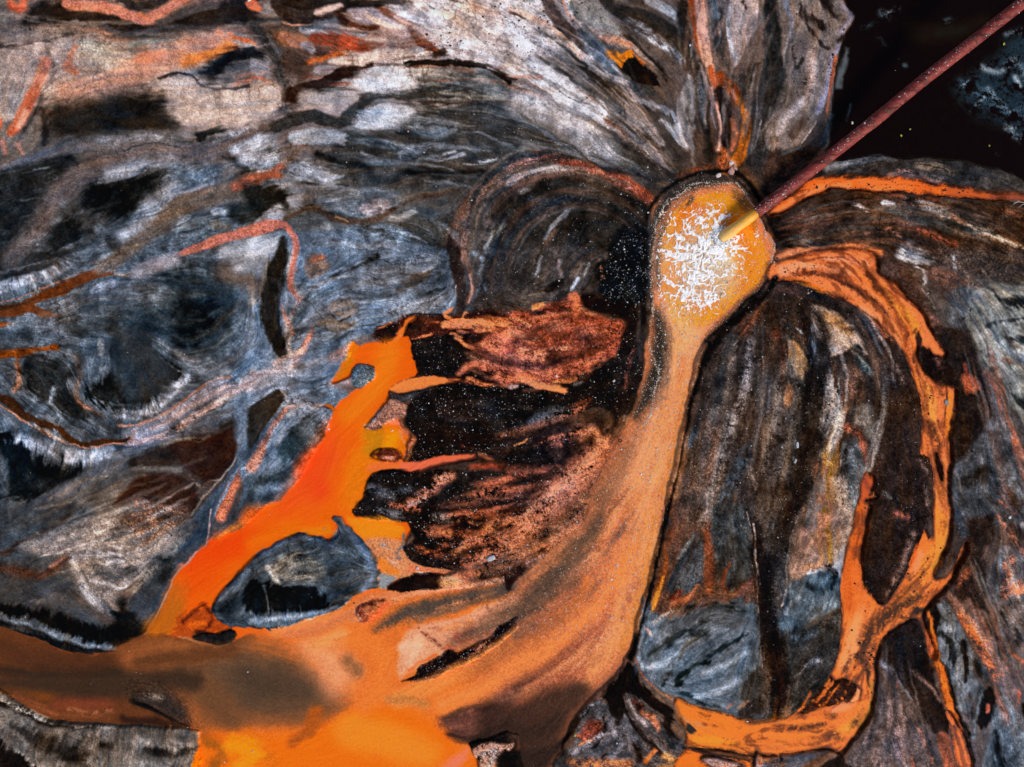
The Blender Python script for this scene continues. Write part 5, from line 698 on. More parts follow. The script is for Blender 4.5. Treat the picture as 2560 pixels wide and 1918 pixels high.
def flow_field():
    sp = seg_samples()
    gx = np.arange(PX0, PX0+PW+20, 20); gy = np.arange(PY0, PY0+PH+20, 20)
    GX, GY = np.meshgrid(gx, gy)
    c2 = np.zeros(GX.shape, np.float32); s2 = c2.copy()
    for r in range(0, len(sp), 400):
        b = sp[r:r+400].astype(np.float32)
        d2 = (GX[None]-b[:, 0, None, None])**2+(GY[None]-b[:, 1, None, None])**2
        w = b[:, 3, None, None]*(np.exp(-d2/(2*38**2))+.02*np.exp(-d2/(2*160**2))+1e-6)
        c2 += (w*np.cos(2*b[:, 2])[:, None, None]).sum(0); s2 += (w*np.sin(2*b[:, 2])[:, None, None]).sum(0)
    m = np.hypot(c2, s2)+1e-9
    yy = (np.arange(NY)*STEP)/20; xx = (np.arange(NX)*STEP)/20
    XX, YY = np.meshgrid(xx, yy)
    C = bil(c2/m, XX, YY); S = bil(s2/m, XX, YY)
    a = .5*np.arctan2(S, C)+.38*fbm(44, 3)+.32*fbm(13, 3)
    return np.cos(a).astype(np.float32), np.sin(a).astype(np.float32)

def lic(noise, U, V, n, h):
    acc = noise.copy(); tot = 1.0
    X0, Y0 = np.meshgrid(np.arange(NX, dtype=np.float32), np.arange(NY, dtype=np.float32))
    for sg in (1, -1):
        x = X0.copy(); y = Y0.copy(); pu = sg*U; pv = sg*V
        for i in range(n):
            x += pu*h; y += pv*h
            xi = np.clip(x.astype(np.int32), 0, NX-1); yi = np.clip(y.astype(np.int32), 0, NY-1)
            w = math.cos(.5*math.pi*(i+1)/(n+1))
            acc += w*noise[yi, xi]; tot += w
            u = U[yi, xi]; v = V[yi, xi]
            f = np.sign(u*pu+v*pv); f[f == 0] = 1
            pu = u*f; pv = v*f
    acc -= acc.mean(); return (acc/acc.std()).astype(np.float32)

def crumple(size):                            # folded, warped noise: crinkled crust
    a = fbm(size, 4, .6); b = fbm(size*1.5, 3)*7; c = fbm(size*1.5, 3)*7
    X, Y = np.meshgrid(np.arange(NX, dtype=np.float32), np.arange(NY, dtype=np.float32))
    w = bil(a, X+b, Y+c)
    w = 1-2*np.abs(w)
    return ((w-w.mean())/w.std()).astype(np.float32)

def blur0(a, r):
    for ax in (0, 1):
        c = np.cumsum(np.concatenate([np.repeat(a.take([0], ax), r+1, ax), a, np.repeat(a.take([-1], ax), r, ax)], ax), ax)
        n = a.shape[ax]; a = (c.take(range(2*r+1, 2*r+1+n), ax)-c.take(range(0, n), ax))/(2*r+1)
    return a.astype(np.float32)

def paint():
    U, V = flow_field()
    L1 = lic(rng.normal(size=(NY, NX)).astype(np.float32), U, V, 5, 1.2)
    L2 = lic(nz(2)+.6*nz(3.6), U, V, 8, 1.5)
    L3 = lic(nz(3)+.8*nz(6), U, V, 15, 2.6)
    GR = rng.normal(size=(NY, NX)).astype(np.float32)*.7+nz(2)*.9
    F1 = fbm(24, 5); CR = crumple(22); C2 = crumple(9); F2 = fbm(60, 5); F3 = fbm(10, 4)
    X, Y = np.meshgrid(PX0+np.arange(NX, dtype=np.float32)*STEP, PY0+np.arange(NY, dtype=np.float32)*STEP)
    # wobble: everything is looked up through a gently distorted map
    wx = 3.8*fbm(26, 5)+1.5*F3+.9*L2*U; wy = 3.8*fbm(26, 5)+1.5*fbm(10, 4)+.9*L2*V
    X = X+wx; Y = Y+wy
    bg = np.array([[hexc(c) for c in row.split()] for row in BASE], np.float32)
    gx = (X+8*L3*U+34*F2)/213.33-.5; gy = (Y+8*L3*V+30*F1)/213.33-.5
    bg = np.pad(bg, ((1, 1), (1, 1), (0, 0)), 'edge')
    col = bil(bg, gx+1, gy+1).astype(np.float32)
    fur = np.full((NY, NX), .42, np.float32); grn = np.full((NY, NX), .15, np.float32)
    W = {1: np.zeros((NY, NX), np.float32), 2: np.zeros((NY, NX), np.float32), 3: np.zeros((NY, NX), np.float32)}
    SPK = np.zeros((NY, NX), np.float32)
    EN = .38*L3+.38*L2+.4*F1+.3*F3+.25*CR                      # stringy edge noise
    EG = .5*F3+.35*GR+.25*L2
    for q in SH:
        k = q['k']; P = q['P']; f = k.get('f', 5.0); e = k.get('e', 3.4)*.8
        ww = P[:, 2].max()*.5 if not q['closed'] else 0
        if k.get('g', 0) > .5 and 'w' not in k: f = f*1.7
        if not q['closed']: f = min(f, .8*ww+1.2); e = min(e, .55*ww+.8)
        pad = ww+2.5*f+3*e+14
        x0 = int(max(0, (P[:, 0].min()-pad-PX0)/STEP)); x1 = int(min(NX, (P[:, 0].max()+pad-PX0)/STEP+1))
        y0 = int(max(0, (P[:, 1].min()-pad-PY0)/STEP)); y1 = int(min(NY, (P[:, 1].max()+pad-PY0)/STEP+1))
        if x1 <= x0 or y1 <= y0: continue
        sl = (slice(y0, y1), slice(x0, x1)); x = X[sl]; y = Y[sl]
        best = np.full(x.shape, 1e9, np.float32); ins = np.zeros(x.shape, bool)
        A = P if q['closed'] else P[:-1]; B = np.roll(P, -1, 0) if q['closed'] else P[1:]
        for a, b in zip(A, B):
            dx, dy = b[0]-a[0], b[1]-a[1]; l2 = dx*dx+dy*dy+1e-9
            px = x-a[0]; py = y-a[1]
            t = np.clip((px*dx+py*dy)/l2, 0, 1)
            if q['closed']:
                d = (px-t*dx)**2+(py-t*dy)**2
                np.minimum(best, d, out=best)
                if abs(dy) > 1e-6:
                    ins ^= ((a[1] > y) != (b[1] > y)) & (px < dx*(y-a[1])/dy)
            else:
                d = np.sqrt((px-t*dx)**2+(py-t*dy)**2)-.5*(a[2]+t*(b[2]-a[2]))
                np.minimum(best, d, out=best)
        sd = np.where(ins, -np.sqrt(best), np.sqrt(best)) if q['closed'] else best
        ed = EG[sl] if k.get('g', 0) > .5 else EN[sl]
        m = sm(.5-(sd+e*ed)/(2*f))
        if 'w' in k:
            mw = sm(.5-(sd+.35*e*ed)/(2*min(f, 3.5)))
            for i in W: W[i][sl] = 1-(1-W[i][sl])*(1-mw) if i == k['w'] else W[i][sl]*(1-mw)
        if k.get('b', 0):
            n = EG[sl]*.95+.5*F1[sl]+.35*C2[sl] if k.get('g', 0) > .5 else EG[sl]*.75+.28*L2[sl]+.42*F1[sl]+.25*CR[sl]
            m = m*sm((n-(k['b']*2.2-1.0))/1.5+.36)
        m = m*k.get('o', 1.0)
        if 'on' in k: m = m*(W[k['on']][sl] if k['on'] else 1-np.clip(W[1][sl]+W[2][sl]+W[3][sl], 0, 1))
        if q['c']: col[sl] = col[sl]*(1-m[..., None])+hexc(q['c'])*m[..., None]
        if k.get('w', 0): fur[sl] *= 1-.9*m; grn[sl] *= 1-.6*m
        if 'u' in k: fur[sl] = fur[sl]*(1-m)+k['u']*m
        if 'g' in k: grn[sl] = grn[sl]*(1-m)+(k['g']**.7)*.42*m
        if 'sp' in k: SPK[sl] = SPK[sl]*(1-m)+k['sp']*m
    wet = np.clip(W[1]+W[2]+W[3], 0, 1)
    dry = 1-wet*.92
    w3 = blur0(W[3], 3); ed = np.clip(4*w3*(1-w3), 0, 1)*sm(.62+.7*EG+.4*F1)*.9
    col = col*(1-ed[..., None])+hexc('#2c1710')*ed[..., None]
    mo = W[3]*sm((.55*EG+.75*F1+.3*L3+.25*F2-.12)/.7)*.62
    col = col*(1-mo[..., None])+hexc('#4a2212')*mo[..., None]
    # richer iron in the running water
    for i_, g_ in ((0, 1.05), (1, .985), (2, .93)): col[..., i_] = col[..., i_]*(1+(g_-1)*(W[1]+W[3]))
    # mineral fibres and hairlines
    lum = col.mean(2)
    vein = np.exp(-(L3/.12)**2)*sm(F1+.1)
    vein2 = np.exp(-((L2-.5)/.16)**2)*sm(F2+.2)
    fur = np.minimum(fur, .95)*.9; hc = sm(.5+.5*F2)
    kf = .35+.55*sm(.5+F2*1.2)
    k = fur*(kf*(.18*L2+.14*L3)+.12*L1+dry*(.11*CR+.08*C2+.12*F3+.04*GR))-dry*fur*(.25*vein+.15*vein2)
    k = .78*k+(grn+.03*wet)*(1-.4*wet)*(.75*GR+.3*F3)*.8+(.06+.24*fur)*F1*dry+.08*F3*dry+.10*fur*dry*blur0(CR, 2)
    crk = np.exp(-(fbm(42, 5, .62)/.055)**2)*sm(.2+F2*1.6)+.7*np.exp(-(fbm(22, 4, .6)/.05)**2)*sm(F1*1.2-.1)
    k = k-.05*fur*dry-crk*dry*(.25+.5*fur)*.75
    col = col*np.exp(np.clip(k, -1.6, .8))[..., None]
    col = col/np.maximum(col.max(2, keepdims=True)/.97, 1)
    for c_ in range(3):
        ch = col[..., c_]; col[..., c_] = ch+(.25*(ch-blur0(ch, 1))+.12*(ch-blur0(ch, 4)))*(1-.6*wet)
    col = np.clip(col, .01, 1)
    col = col+(dry*np.clip(1-lum*3, 0, 1)*(.020*GR+.024*F3+.018*F1))[..., None]*np.array([1.05, 1, .95], np.float32)
    # cool salts and warm iron drift in the hue
    hue = (.3*L3+.8*F2)*dry*.04
    col[..., 0] += hue*(.6+lum); col[..., 2] -= hue*(.6+lum)
    pk = dry*sm((lum-.22)*3)
    col[..., 1] *= 1-.008*pk; col[..., 2] *= 1+.022*pk
    # relief (metres)
    hgt = .030*F2+.0045*L3+.0018*L2+.0012*L1+.006*F3+.002*C2+.035*(blur0(lum, 3)-.3)
    return np.clip(col, .012, 1), hgt, W, wet, SPK, (U, V, L1, L2, L3, F1, F2, F3)

# ---------------------------------------------------------------- helpers
col_map, hgt, WM, wet, SPK, FN = paint()
def lin(c):
    c = np.asarray(c, np.float32); return np.where(c <= .04045, c/12.92, ((c+.055)/1.055)**2.4)
def wx(px, z=0): return (px-1280)/95.0*(H-z)/H
def wy(py, z=0): return (959-py)/95.0*(H-z)/H
def tl(t, cx, cy):                            # tile-local mark -> stain map coordinates
    return (t % 4)*640+cx/2.589, (0, 640, 1278)[t//4]+cy/2.589
def tag(o, label=None, cat=None, group=None, kind=None):
    if label: o['label'] = label
    if cat: o['category'] = cat
    if group: o['group'] = group
    if kind: o['kind'] = kind
    return o
def mesh_np(name, co, faces, mat, col=None, smooth=True, parent=None):
    me = bpy.data.meshes.new(name); n = len(co); k = faces.shape[1]
    me.vertices.add(n); me.vertices.foreach_set('co', np.ascontiguousarray(co, np.float32).ravel())
    me.loops.add(faces.size); me.loops.foreach_set('vertex_index', np.ascontiguousarray(faces, np.int32).ravel())
    me.polygons.add(len(faces)); me.polygons.foreach_set('loop_start', np.arange(0, faces.size, k, dtype=np.int32))
    try: me.polygons.foreach_set('loop_total', np.full(len(faces), k, np.int32))
    except Exception: pass
    me.polygons.foreach_set('use_smooth', np.full(len(faces), smooth))
    if col is not None:
        a = me.color_attributes.new('Col', 'FLOAT_COLOR', 'POINT')
        c4 = np.ones((n, 4), np.float32); c4[:, :3] = col; a.data.foreach_set('color', c4.ravel())
    me.update(calc_edges=True); me.validate()
    o = bpy.data.objects.new(name, me); COL.objects.link(o)
    if mat: me.materials.append(mat)
    if parent: o.parent = parent
    return o
def new_mat(name):
    m = bpy.data.materials.new(name); m.use_nodes = True
    nt = m.node_tree; return m, nt, nt.nodes['Principled BSDF']
def N(nt, t, **k):
    n = nt.nodes.new(t)
    for a, b in k.items():
        if isinstance(b, tuple) and a.startswith('i_'): pass
        setattr(n, a, b)
    return n
def ramp(nt, src, stops):
    r = nt.nodes.new('ShaderNodeValToRGB'); e = r.color_ramp.elements
    while len(e) < len(stops): e.new(.5)
    for q, (p_, c) in zip(e, stops):
        q.position = p_; q.color = (*c, 1) if len(c) == 3 else c
    nt.links.new(src, r.inputs[0]); return r.outputs[0]
def noise(nt, scale, detail=5, rough=.6, dist=0, vec=None):
    n = nt.nodes.new('ShaderNodeTexNoise'); n.inputs['Scale'].default_value = scale; n.inputs['Detail'].default_value = detail
    n.inputs['Roughness'].default_value = rough; n.inputs['Distortion'].default_value = dist
    if vec is None:
        g = nt.nodes.new('ShaderNodeNewGeometry'); vec = g.outputs['Position']
    nt.links.new(vec, n.inputs['Vector']); return n.outputs['Fac']
def mul(nt, a, b, f=1.0, mode='MULTIPLY'):
    m = nt.nodes.new('ShaderNodeMix'); m.data_type = 'RGBA'; m.blend_type = mode; m.inputs[0].default_value = f
    nt.links.new(a, m.inputs[6]); nt.links.new(b, m.inputs[7]); return m.outputs[2]
def bump(nt, bs, src, strength, dist):
    b = nt.nodes.new('ShaderNodeBump'); b.inputs['Strength'].default_value = strength; b.inputs['Distance'].default_value = dist
    nt.links.new(src, b.inputs['Height']); nt.links.new(b.outputs[0], bs.inputs['Normal'])
def g3(v): return (v, v, v)

def stained(name, rough, spec, lo, hi, nscale, bs_, bd):
    m, nt, b = new_mat(name)
    a = nt.nodes.new('ShaderNodeVertexColor'); a.layer_name = 'Col'
    f = ramp(nt, noise(nt, nscale, 6, .7), [(.3, g3(lo)), (.7, g3(hi))])
    nt.links.new(mul(nt, a.outputs[0], f), b.inputs['Base Color'])
    b.inputs['Roughness'].default_value = rough; b.inputs['Specular IOR Level'].default_value = spec
    bump(nt, b, noise(nt, nscale*.8, 6, .7), bs_, bd)
    return m, nt, b
M_GROUND, nt, b = stained('mineral crust', .9, .04, .78, 1.22, 55, .7, .02)
M_WATER, nt, b = stained('turbid orange water', .3, .07, .93, 1.07, 17, .45, .035)
M_POND, nt, b = stained('black pond water', .12, .05, .9, 1.1, 4, .05, .01)
M_CHAN, nt, b = stained('channel water', .4, .06, .88, 1.12, 50, .35, .01)

# ---------------------------------------------------------------- the ground: one sheet, finely stained in the middle, running on to the far distance
ext = 4*1.105**np.arange(58); ext = np.cumsum(ext)
gx = PX0+np.arange(NX)*STEP; gy = PY0+np.arange(NY)*STEP
gx = np.concatenate([gx[0]-ext[::-1], gx, gx[-1]+ext]); gy = np.concatenate([gy[0]-ext[::-1], gy, gy[-1]+ext])
def refl(g, p0, n):
    i = np.abs((g-p0)/STEP); per = 2*(n-1); i = np.mod(i, per); return np.clip(np.where(i > n-1, per-i, i), 0, n-1).astype(int)
ix = refl(gx, PX0, NX); iy = refl(gy, PY0, NY)
def E(a): return a[iy][:, ix]
def blur(a, r):
    for ax in (0, 1):
        for _ in range(2):
            c = np.cumsum(np.concatenate([np.repeat(a.take([0], ax), r+1, ax), a, np.repeat(a.take([-1], ax), r, ax)], ax), ax)
            n = a.shape[ax]; a = (c.take(range(2*r+1, 2*r+1+n), ax)-c.take(range(0, n), ax))/(2*r+1)
    return a.astype(np.float32)
wb = blur(wet, 9)
land = np.maximum(.016+.10*(1-wb)+hgt*(1-.5*wb), .012)
zg = land*(1-wet)+(-.09)*wet
GXX, GYY = np.meshgrid(gx, gy)
far = np.hypot(np.maximum(np.maximum(PX0-GXX, GXX-PX0-PW), 0), np.maximum(np.maximum(PY0-GYY, GYY-PY0-PH), 0)); FADE = sm(far/900-.25)
ZG = E(zg)*(1-FADE)+.05*FADE; NXe, NYe = len(gx), len(gy)
CL = lin(E(col_map))/GAIN
CL = np.clip(CL*1.01-.003, .0015, .95)
MUD = np.array([.085, .078, .076])*np.clip(1+.5*E(FN[6])[..., None], .3, 2); CL = CL*(1-FADE[..., None])+MUD*FADE[..., None]
XY = np.stack([(GXX-1280)/95.0, (959-GYY)/95.0], -1)
idx = np.arange(NXe*NYe).reshape(NYe, NXe)
quads = np.stack([idx[:-1, :-1], idx[1:, :-1], idx[1:, 1:], idx[:-1, 1:]], -1).reshape(-1, 4)
o = mesh_np('ground', np.concatenate([XY, ZG[..., None]], -1).reshape(-1, 3), quads, M_GROUND, CL.reshape(-1, 3))
tag(o, kind='structure')

# ---------------------------------------------------------------- the water lying in the channels
def water(name, body, mat, amp, mask=None):
    w = E(WM[body])*(FADE < (.5 if body < 2 else .3))
    use = (w > .03); c = use[:-1, :-1] | use[1:, :-1] | use[1:, 1:] | use[:-1, 1:]
    if mask is not None: c &= mask[:-1, :-1]
    q = quads.reshape(NYe-1, NXe-1, 4)[c]
    ids, inv = np.unique(q, return_inverse=True)
    L1, L2, F3 = FN[3], FN[4], FN[7]
    z = amp*(E(L2)*.6+E(L1)*.3+E(F3)*.4)
    co = np.concatenate([XY, z[..., None]], -1).reshape(-1, 3)[ids]
    o = mesh_np(name, co, inv.reshape(-1, 4), mat, CL.reshape(-1, 3)[ids]); return tag(o, kind='structure')
water('water', 1, M_WATER, .0022)
water('pond_water', 2, M_POND, .0)
water('stream_water', 3, M_CHAN, .0012)

def zat(px, py):
    i = int(np.clip((px-PX0)/STEP, 0, NX-1)); j = int(np.clip((py-PY0)/STEP, 0, NY-1))
    return max(float(zg[j, i]), 0.0)

# ---------------------------------------------------------------- foam where the jet strikes
def foam():
    st = 1.0; x0, x1, y0, y1 = 1600, 1960, 440, 860
    nx, ny = int((x1-x0)/st), int((y1-y0)/st); r = np.random.default_rng(12)
    X, Y = np.meshgrid(x0+np.arange(nx)*st, y0+np.arange(ny)*st); X = X.astype(np.float32); Y = Y.astype(np.float32)
    kw = dict(ny=ny, nx=nx, r=r)
    cx, cy = 1758, 632
    dx, dy = X-cx, Y-cy; R = np.hypot(dx, dy); A = np.arctan2(dy, dx)
    # radial-stretched ridges, folded by a swirl of noise
    u = (R*.75+26*fbm(46, 3, **kw)); v = A*46+22*fbm(38, 3, **kw)
    def ridge(su, sv, seed):
        q = np.random.default_rng(seed); g = q.uniform(-1, 1, (80, 80)).astype(np.float32)
        a = bil(g, np.mod(u/su+9, 70)+2, np.mod(v/sv+30, 70)+2)
        return 1-np.abs(a)
    iso = lambda s_: 1-np.abs(fbm(s_, 3, .6, **kw))*1.3
    web = np.maximum(ridge(19, 13, 3), iso(22)); web = .72*web+.28*np.maximum(ridge(9, 7, 5), iso(10))
    # envelope: dense in the middle, trailing down the stream
    e1 = 1.12*np.exp(-(((dx+8)/108)**2+((dy-4)/122)**2)**1.6)
    core = np.exp(-(((X-1778)/34)**2+((Y-628)/40)**2)**1.1)+.8*np.exp(-(((X-1745)/30)**2+((Y-690)/26)**2))+.7*np.exp(-(((X-1722)/34)**2+((Y-610)/20)**2))+.6*np.exp(-(((X-1820)/26)**2+((Y-625)/20)**2))
    tail = .75*np.exp(-(((X-1712)/66)**2+((Y-735)/52)**2))
    side = .5*np.exp(-(((X-1893)/9)**2+((Y-590)/26)**2)); top = .4*np.exp(-(((X-1770)/40)**2+((Y-535)/26)**2))
    env = np.clip(e1*1.0+.55*core+tail+side+top, 0, 1.5)
    th = 1.01-.25*np.clip(env, 0, 1)-.12*np.clip(core, 0, 1)-.07*fbm(30, 3, **kw)*env
    f = (web-th)+.04*fbm(3, 2, **kw)
    hole = np.exp(-(((X-1768)/20)**2+((Y-655)/16)**2)); f += .05*hole
    m = (f > 0) & (env > .12)
    idn = np.arange(nx*ny).reshape(ny, nx); c = m[:-1, :-1] & m[1:, 1:] | (m[1:, :-1] & m[:-1, 1:])
    q = np.stack([idn[:-1, :-1], idn[1:, :-1], idn[1:, 1:], idn[:-1, 1:]], -1)[c]
    ids, inv = np.unique(q, return_inverse=True)
    z = .006+np.clip(f, 0, .3)*.06*(.6+.4*np.clip(core, 0, 1))+.01*np.clip(fbm(5, 2, **kw), -1, 1)*np.clip(f*8, 0, 1)
    co = np.stack([(X-1280)/95.0, (959-Y)/95.0, np.maximum(z, .004)], -1).reshape(-1, 3)[ids]
    thick = np.clip(f*14, 0, 1); c1 = np.array([.98, .72, .52]); c2 = np.array([.98, .95, .93])
    colr = (c1+(c2-c1)*thick[..., None]).reshape(-1, 3)[ids]
    mt, nt, b = new_mat('white froth'); a = nt.nodes.new('ShaderNodeVertexColor'); a.layer_name = 'Col'
    nt.links.new(a.outputs[0], b.inputs['Base Color']); b.inputs['Roughness'].default_value = .6
    bump(nt, b, noise(nt, 90, 4, .6), .4, .01)
    return tag(mesh_np('foam', co, inv.reshape(-1, 4), mt, colr), 'white foam webbed across the churning orange pool', 'foam', kind='stuff')
foam()

# ---------------------------------------------------------------- scattered grains: salt crystals and specks of froth and glints, dark clods
OCT = np.array([[1, 0, 0], [0, 1, 0], [-1, 0, 0], [0, -1, 0], [0, 0, .8], [0, 0, -.4]], np.float32)
OF = np.array([[0, 1, 4], [1, 2, 4], [2, 3, 4], [3, 0, 4], [1, 0, 5], [2, 1, 5], [3, 2, 5], [0, 3, 5]])
def grains(name, P, R, C, rough, r):
    n = len(P); a = r.uniform(0, 6.28, n); ca, sa = np.cos(a), np.sin(a)
    v = np.repeat(OCT[None], n, 0)*r.uniform(.55, 1.35, (n, 6, 3)); el = r.uniform(.7, 1.5, n); v[:, :, 0] *= el[:, None]
    v = v*R[:, None, None]
    q = v.copy(); q[..., 0] = v[..., 0]*ca[:, None]-v[..., 1]*sa[:, None]; q[..., 1] = v[..., 0]*sa[:, None]+v[..., 1]*ca[:, None]
    q = q+P[:, None]
    F = (OF[None]+(np.arange(n)*6)[:, None, None]).reshape(-1, 3)
    m, nt, b = new_mat(name.replace('_', ' ')); at = nt.nodes.new('ShaderNodeVertexColor'); at.layer_name = 'Col'
    nt.links.new(at.outputs[0], b.inputs['Base Color']); b.inputs['Roughness'].default_value = rough
    return mesh_np(name, q.reshape(-1, 3), F, m, np.repeat(C, 6, 0), smooth=False)
r = np.random.default_rng(5)
jj, ii = np.mgrid[0:NY, 0:NX]
pr = np.clip(SPK*.030+.0002+wet*(WM[1] > .5)*.0002, 0, 1)*(.35+1.3*sm(FN[7]*.6+.5))  # on the water the pale grains stand in for glints and froth
pr = pr*(WM[2] < .5)+(WM[2] > .5)*.00006
hit = r.random((NY, NX)) < pr
px = PX0+(ii[hit]+r.random(hit.sum()))*STEP; py = PY0+(jj[hit]+r.random(hit.sum()))*STEP
zz = np.maximum(zg[hit], 0)
rad = (.45+r.gamma(1.5, .28, len(px)))/95.0
P = np.stack([(px-1280)/95, (959-py)/95, zz+rad*.3], 1)
pal = np.array([[.80, .80, .82], [.62, .66, .72], [.75, .62, .50], [.55, .45, .38], [.30, .42, .50], [.80, .45, .28]])
C = pal[r.choice(6, len(px), p=[.34, .2, .16, .14, .08, .08])]*r.uniform(.45, 1, (len(px), 1))
tag(grains('salt_and_glints', P, rad, C, .4, r), 'pale salt crystals and grit strewn over the dark crust round the pool, specks for froth and glints on the water', 'salt crystals', kind='stuff')
# little flecks of froth riding down the stream
pts = []
for _ in range(5200):
    t = r.random()**1.15; cyy = 700+t*900; cxx = np.interp(cyy, [700, 800, 900, 1100, 1300, 1500, 1650], [1735, 1712, 1695, 1650, 1590, 1510, 1420])
    q = cxx+r.normal()*np.interp(cyy, [700, 1000, 1600], [55, 55, 110])
    i = int((q-PX0)/STEP); j = int((cyy-PY0)/STEP)
    if 0 <= i < NX and WM[1][j, i] > .8: pts.append((q, cyy))
RIM = np.array([(140.9, 68), (140.6, 62), (140.7, 56), (141.4, 49), (144.7, 43), (149, 40.2), (154, 39.3), (158.6, 39.5), (161.2, 41.7), (163.4, 45.7), (165.4, 49.7), (167, 52.8), (167, 57)])*11.573
LFT = np.array([(140.6, 66), (140, 71), (140.8, 76), (142.2, 82), (141, 88), (139, 92)])*11.573
for Q, n_, sp_ in ((RIM, 700, 1.3), (LFT, 420, 2.2), (RIM, 300, 7)):
    for _ in range(n_):
        u_ = r.random()*(len(Q)-1); i_ = int(u_); q, cyy = Q[i_]+(Q[i_+1]-Q[i_])*(u_-i_)+r.normal(size=2)*sp_+4*np.sin(u_*3+np.array([0, 1.5]))
        if WM[1][int((cyy-PY0)/STEP), int((q-PX0)/STEP)] > .5: pts.append((q, cyy))
for _ in range(9000):
    q = 1752+r.normal()*56; cyy = 642+r.normal()*66
    i = int((q-PX0)/STEP); j = int((cyy-PY0)/STEP)
    if WM[1][j, i] > .9 and FN[5][j, i]+.8*r.normal() > .2: pts.append((q, cyy))
for _ in range(900):
    a_ = r.random()*6.28; k_ = r.uniform(.75, 1.02); q, cyy = 1780+150*k_*math.cos(a_), 600+150*k_*math.sin(a_)
    i = int((q-PX0)/STEP); j = int((cyy-PY0)/STEP)
    if WM[1][j, i] > .6: pts.append((q, cyy))
pts = np.array(pts); rad = (.5+r.gamma(1.4, .32, len(pts)))/95
P = np.stack([(pts[:, 0]-1280)/95, (959-pts[:, 1])/95, np.full(len(pts), .004)], 1)
C = np.array([[.85, .80, .76]])*r.uniform(.6, 1, (len(pts), 1))*np.array([[1, .86, .72]])
tag(grains('foam_flecks', P, rad, C, .5, r), 'tiny foam flecks drifting down the orange stream', 'foam flecks', kind='stuff')
# dark clods
cl = [(0, 30, 15, 25, 2, 16), (0, 24, 20, 14, 3, 20), (0, 40, 19, 8, 3, 12), (2, 32, 12, 12, 14, 40), (2, 65, 26, 5, 6, 14), (2, 45, 8, 20, 8, 24), (2, 20, 36, 22, 10, 34), (2, 45, 70, 16, 8, 24), (3, 25, 48, 12, 26, 70), (3, 40, 42, 3, 12, 16),
      (7, 145, 8, 18, 7, 90), (7, 130, 33, 5, 14, 26), (7, 37, 90, 7, 16, 40), (7, 40, 66, 6, 5, 14), (7, 75, 42, 10, 12, 20), (7, 105, 100, 6, 22, 30), (11, 70, 30, 14, 24, 60), (11, 65, 95, 8, 14, 60), (11, 160, 12, 8, 10, 30),
      (11, 104, 150, 4, 9, 16), (8, 100, 8, 14, 6, 60), (3, 60, 121, 30, 3, 50), (3, 110, 124, 20, 3, 30), (7, 20, 12, 20, 8, 60), (11, 100, 40, 8, 14, 30), (9, 50, 55, 24, 12, 20), (1, 125, 30, 28, 8, 60), (1, 150, 10, 14, 8, 24), (2, 10, 15, 16, 10, 34)]
pts = []
for t, cx, cy, sx, sy, n in cl:
    for _ in range(n):
        pts.append(tl(t, (cx+r.normal()*sx*.6)*10, (cy+r.normal()*sy*.6)*10))
pts = np.array(pts); rad = (.9+r.gamma(1.5, .6, len(pts)))/95
zz = np.array([zat(*q) for q in pts])
P = np.stack([(pts[:, 0]-1280)/95, (959-pts[:, 1])/95, zz+rad*.2], 1)
C = np.array([[.018, .014, .013]])*r.uniform(.6, 2, (len(pts), 1))
tag(grains('clods', P, rad, C, .8, r), 'dark clods scattered over the pale crust', 'clods', kind='stuff')

# ---------------------------------------------------------------- the discharge pipe
def tube(name, path, radii, mat, parent, seg=40, caps=False, rough=0.0, seed=0, col=None):
    r = np.random.default_rng(seed); co = []; n = len(path)
    for i, (P, R) in enumerate(zip(path, radii)):
        d = (path[min(i+1, n-1)]-path[max(i-1, 0)]).normalized(); sd = d.cross(Vector((0, 0, 1))).normalized(); upv = sd.cross(d)
        for k in range(seg):
            a = 2*math.pi*k/seg; q = P+(sd*math.cos(a)+upv*math.sin(a))*(R+rough*r.normal()); co.append(q[:])
    F = [[i*seg+k, i*seg+(k+1) % seg, (i+1)*seg+(k+1) % seg, (i+1)*seg+k] for i in range(n-1) for k in range(seg)]
    return mesh_np(name, np.array(co), np.array(F), mat, parent=parent, col=None if col is None else np.repeat(col, seg, 0))
def pipe_mat():
    m, nt, b = new_mat('oxide red pipe paint')
    tc = nt.nodes.new('ShaderNodeTexCoord'); mp = nt.nodes.new('ShaderNodeMapping'); mp.inputs['Rotation'].default_value = (0, 0, math.radians(-38.2)); mp.inputs['Scale'].default_value = (1, 4, 4)
    gm = nt.nodes.new('ShaderNodeNewGeometry'); nt.links.new(gm.outputs['Position'], mp.inputs[0])
    base = ramp(nt, noise(nt, 3.2, 6, .65, .3, mp.outputs[0]), [(.25, (.13, .013, .009)), (.5, (.24, .030, .022)), (.75, (.32, .060, .042))])
    sc = ramp(nt, noise(nt, 7, 7, .75, .5, mp.outputs[0]), [(.54, g3(0)), (.66, g3(1))])
    m1 = nt.nodes.new('ShaderNodeMix'); m1.data_type = 'RGBA'; nt.links.new(sc, m1.inputs[0]); nt.links.new(base, m1.inputs[6]); m1.inputs[7].default_value = (.30, .13, .10, 1)
    dk = ramp(nt, noise(nt, 2.0, 5, .6, .2, mp.outputs[0]), [(.34, g3(.25)), (.5, g3(1))])
    nt.links.new(mul(nt, m1.outputs[2], dk), b.inputs['Base Color']); b.inputs['Roughness'].default_value = .6; b.inputs['Specular IOR Level'].default_value = .2
    bump(nt, b, noise(nt, 40, 5, .6), .5, .01); return m
M_PIPE = pipe_mat()
M_RUST, nt, b = new_mat('rusty weld'); nt.links.new(ramp(nt, noise(nt, 20, 5), [(.3, (.05, .018, .012)), (.7, (.16, .05, .03))]), b.inputs['Base Color']); b.inputs['Roughness'].default_value = .8
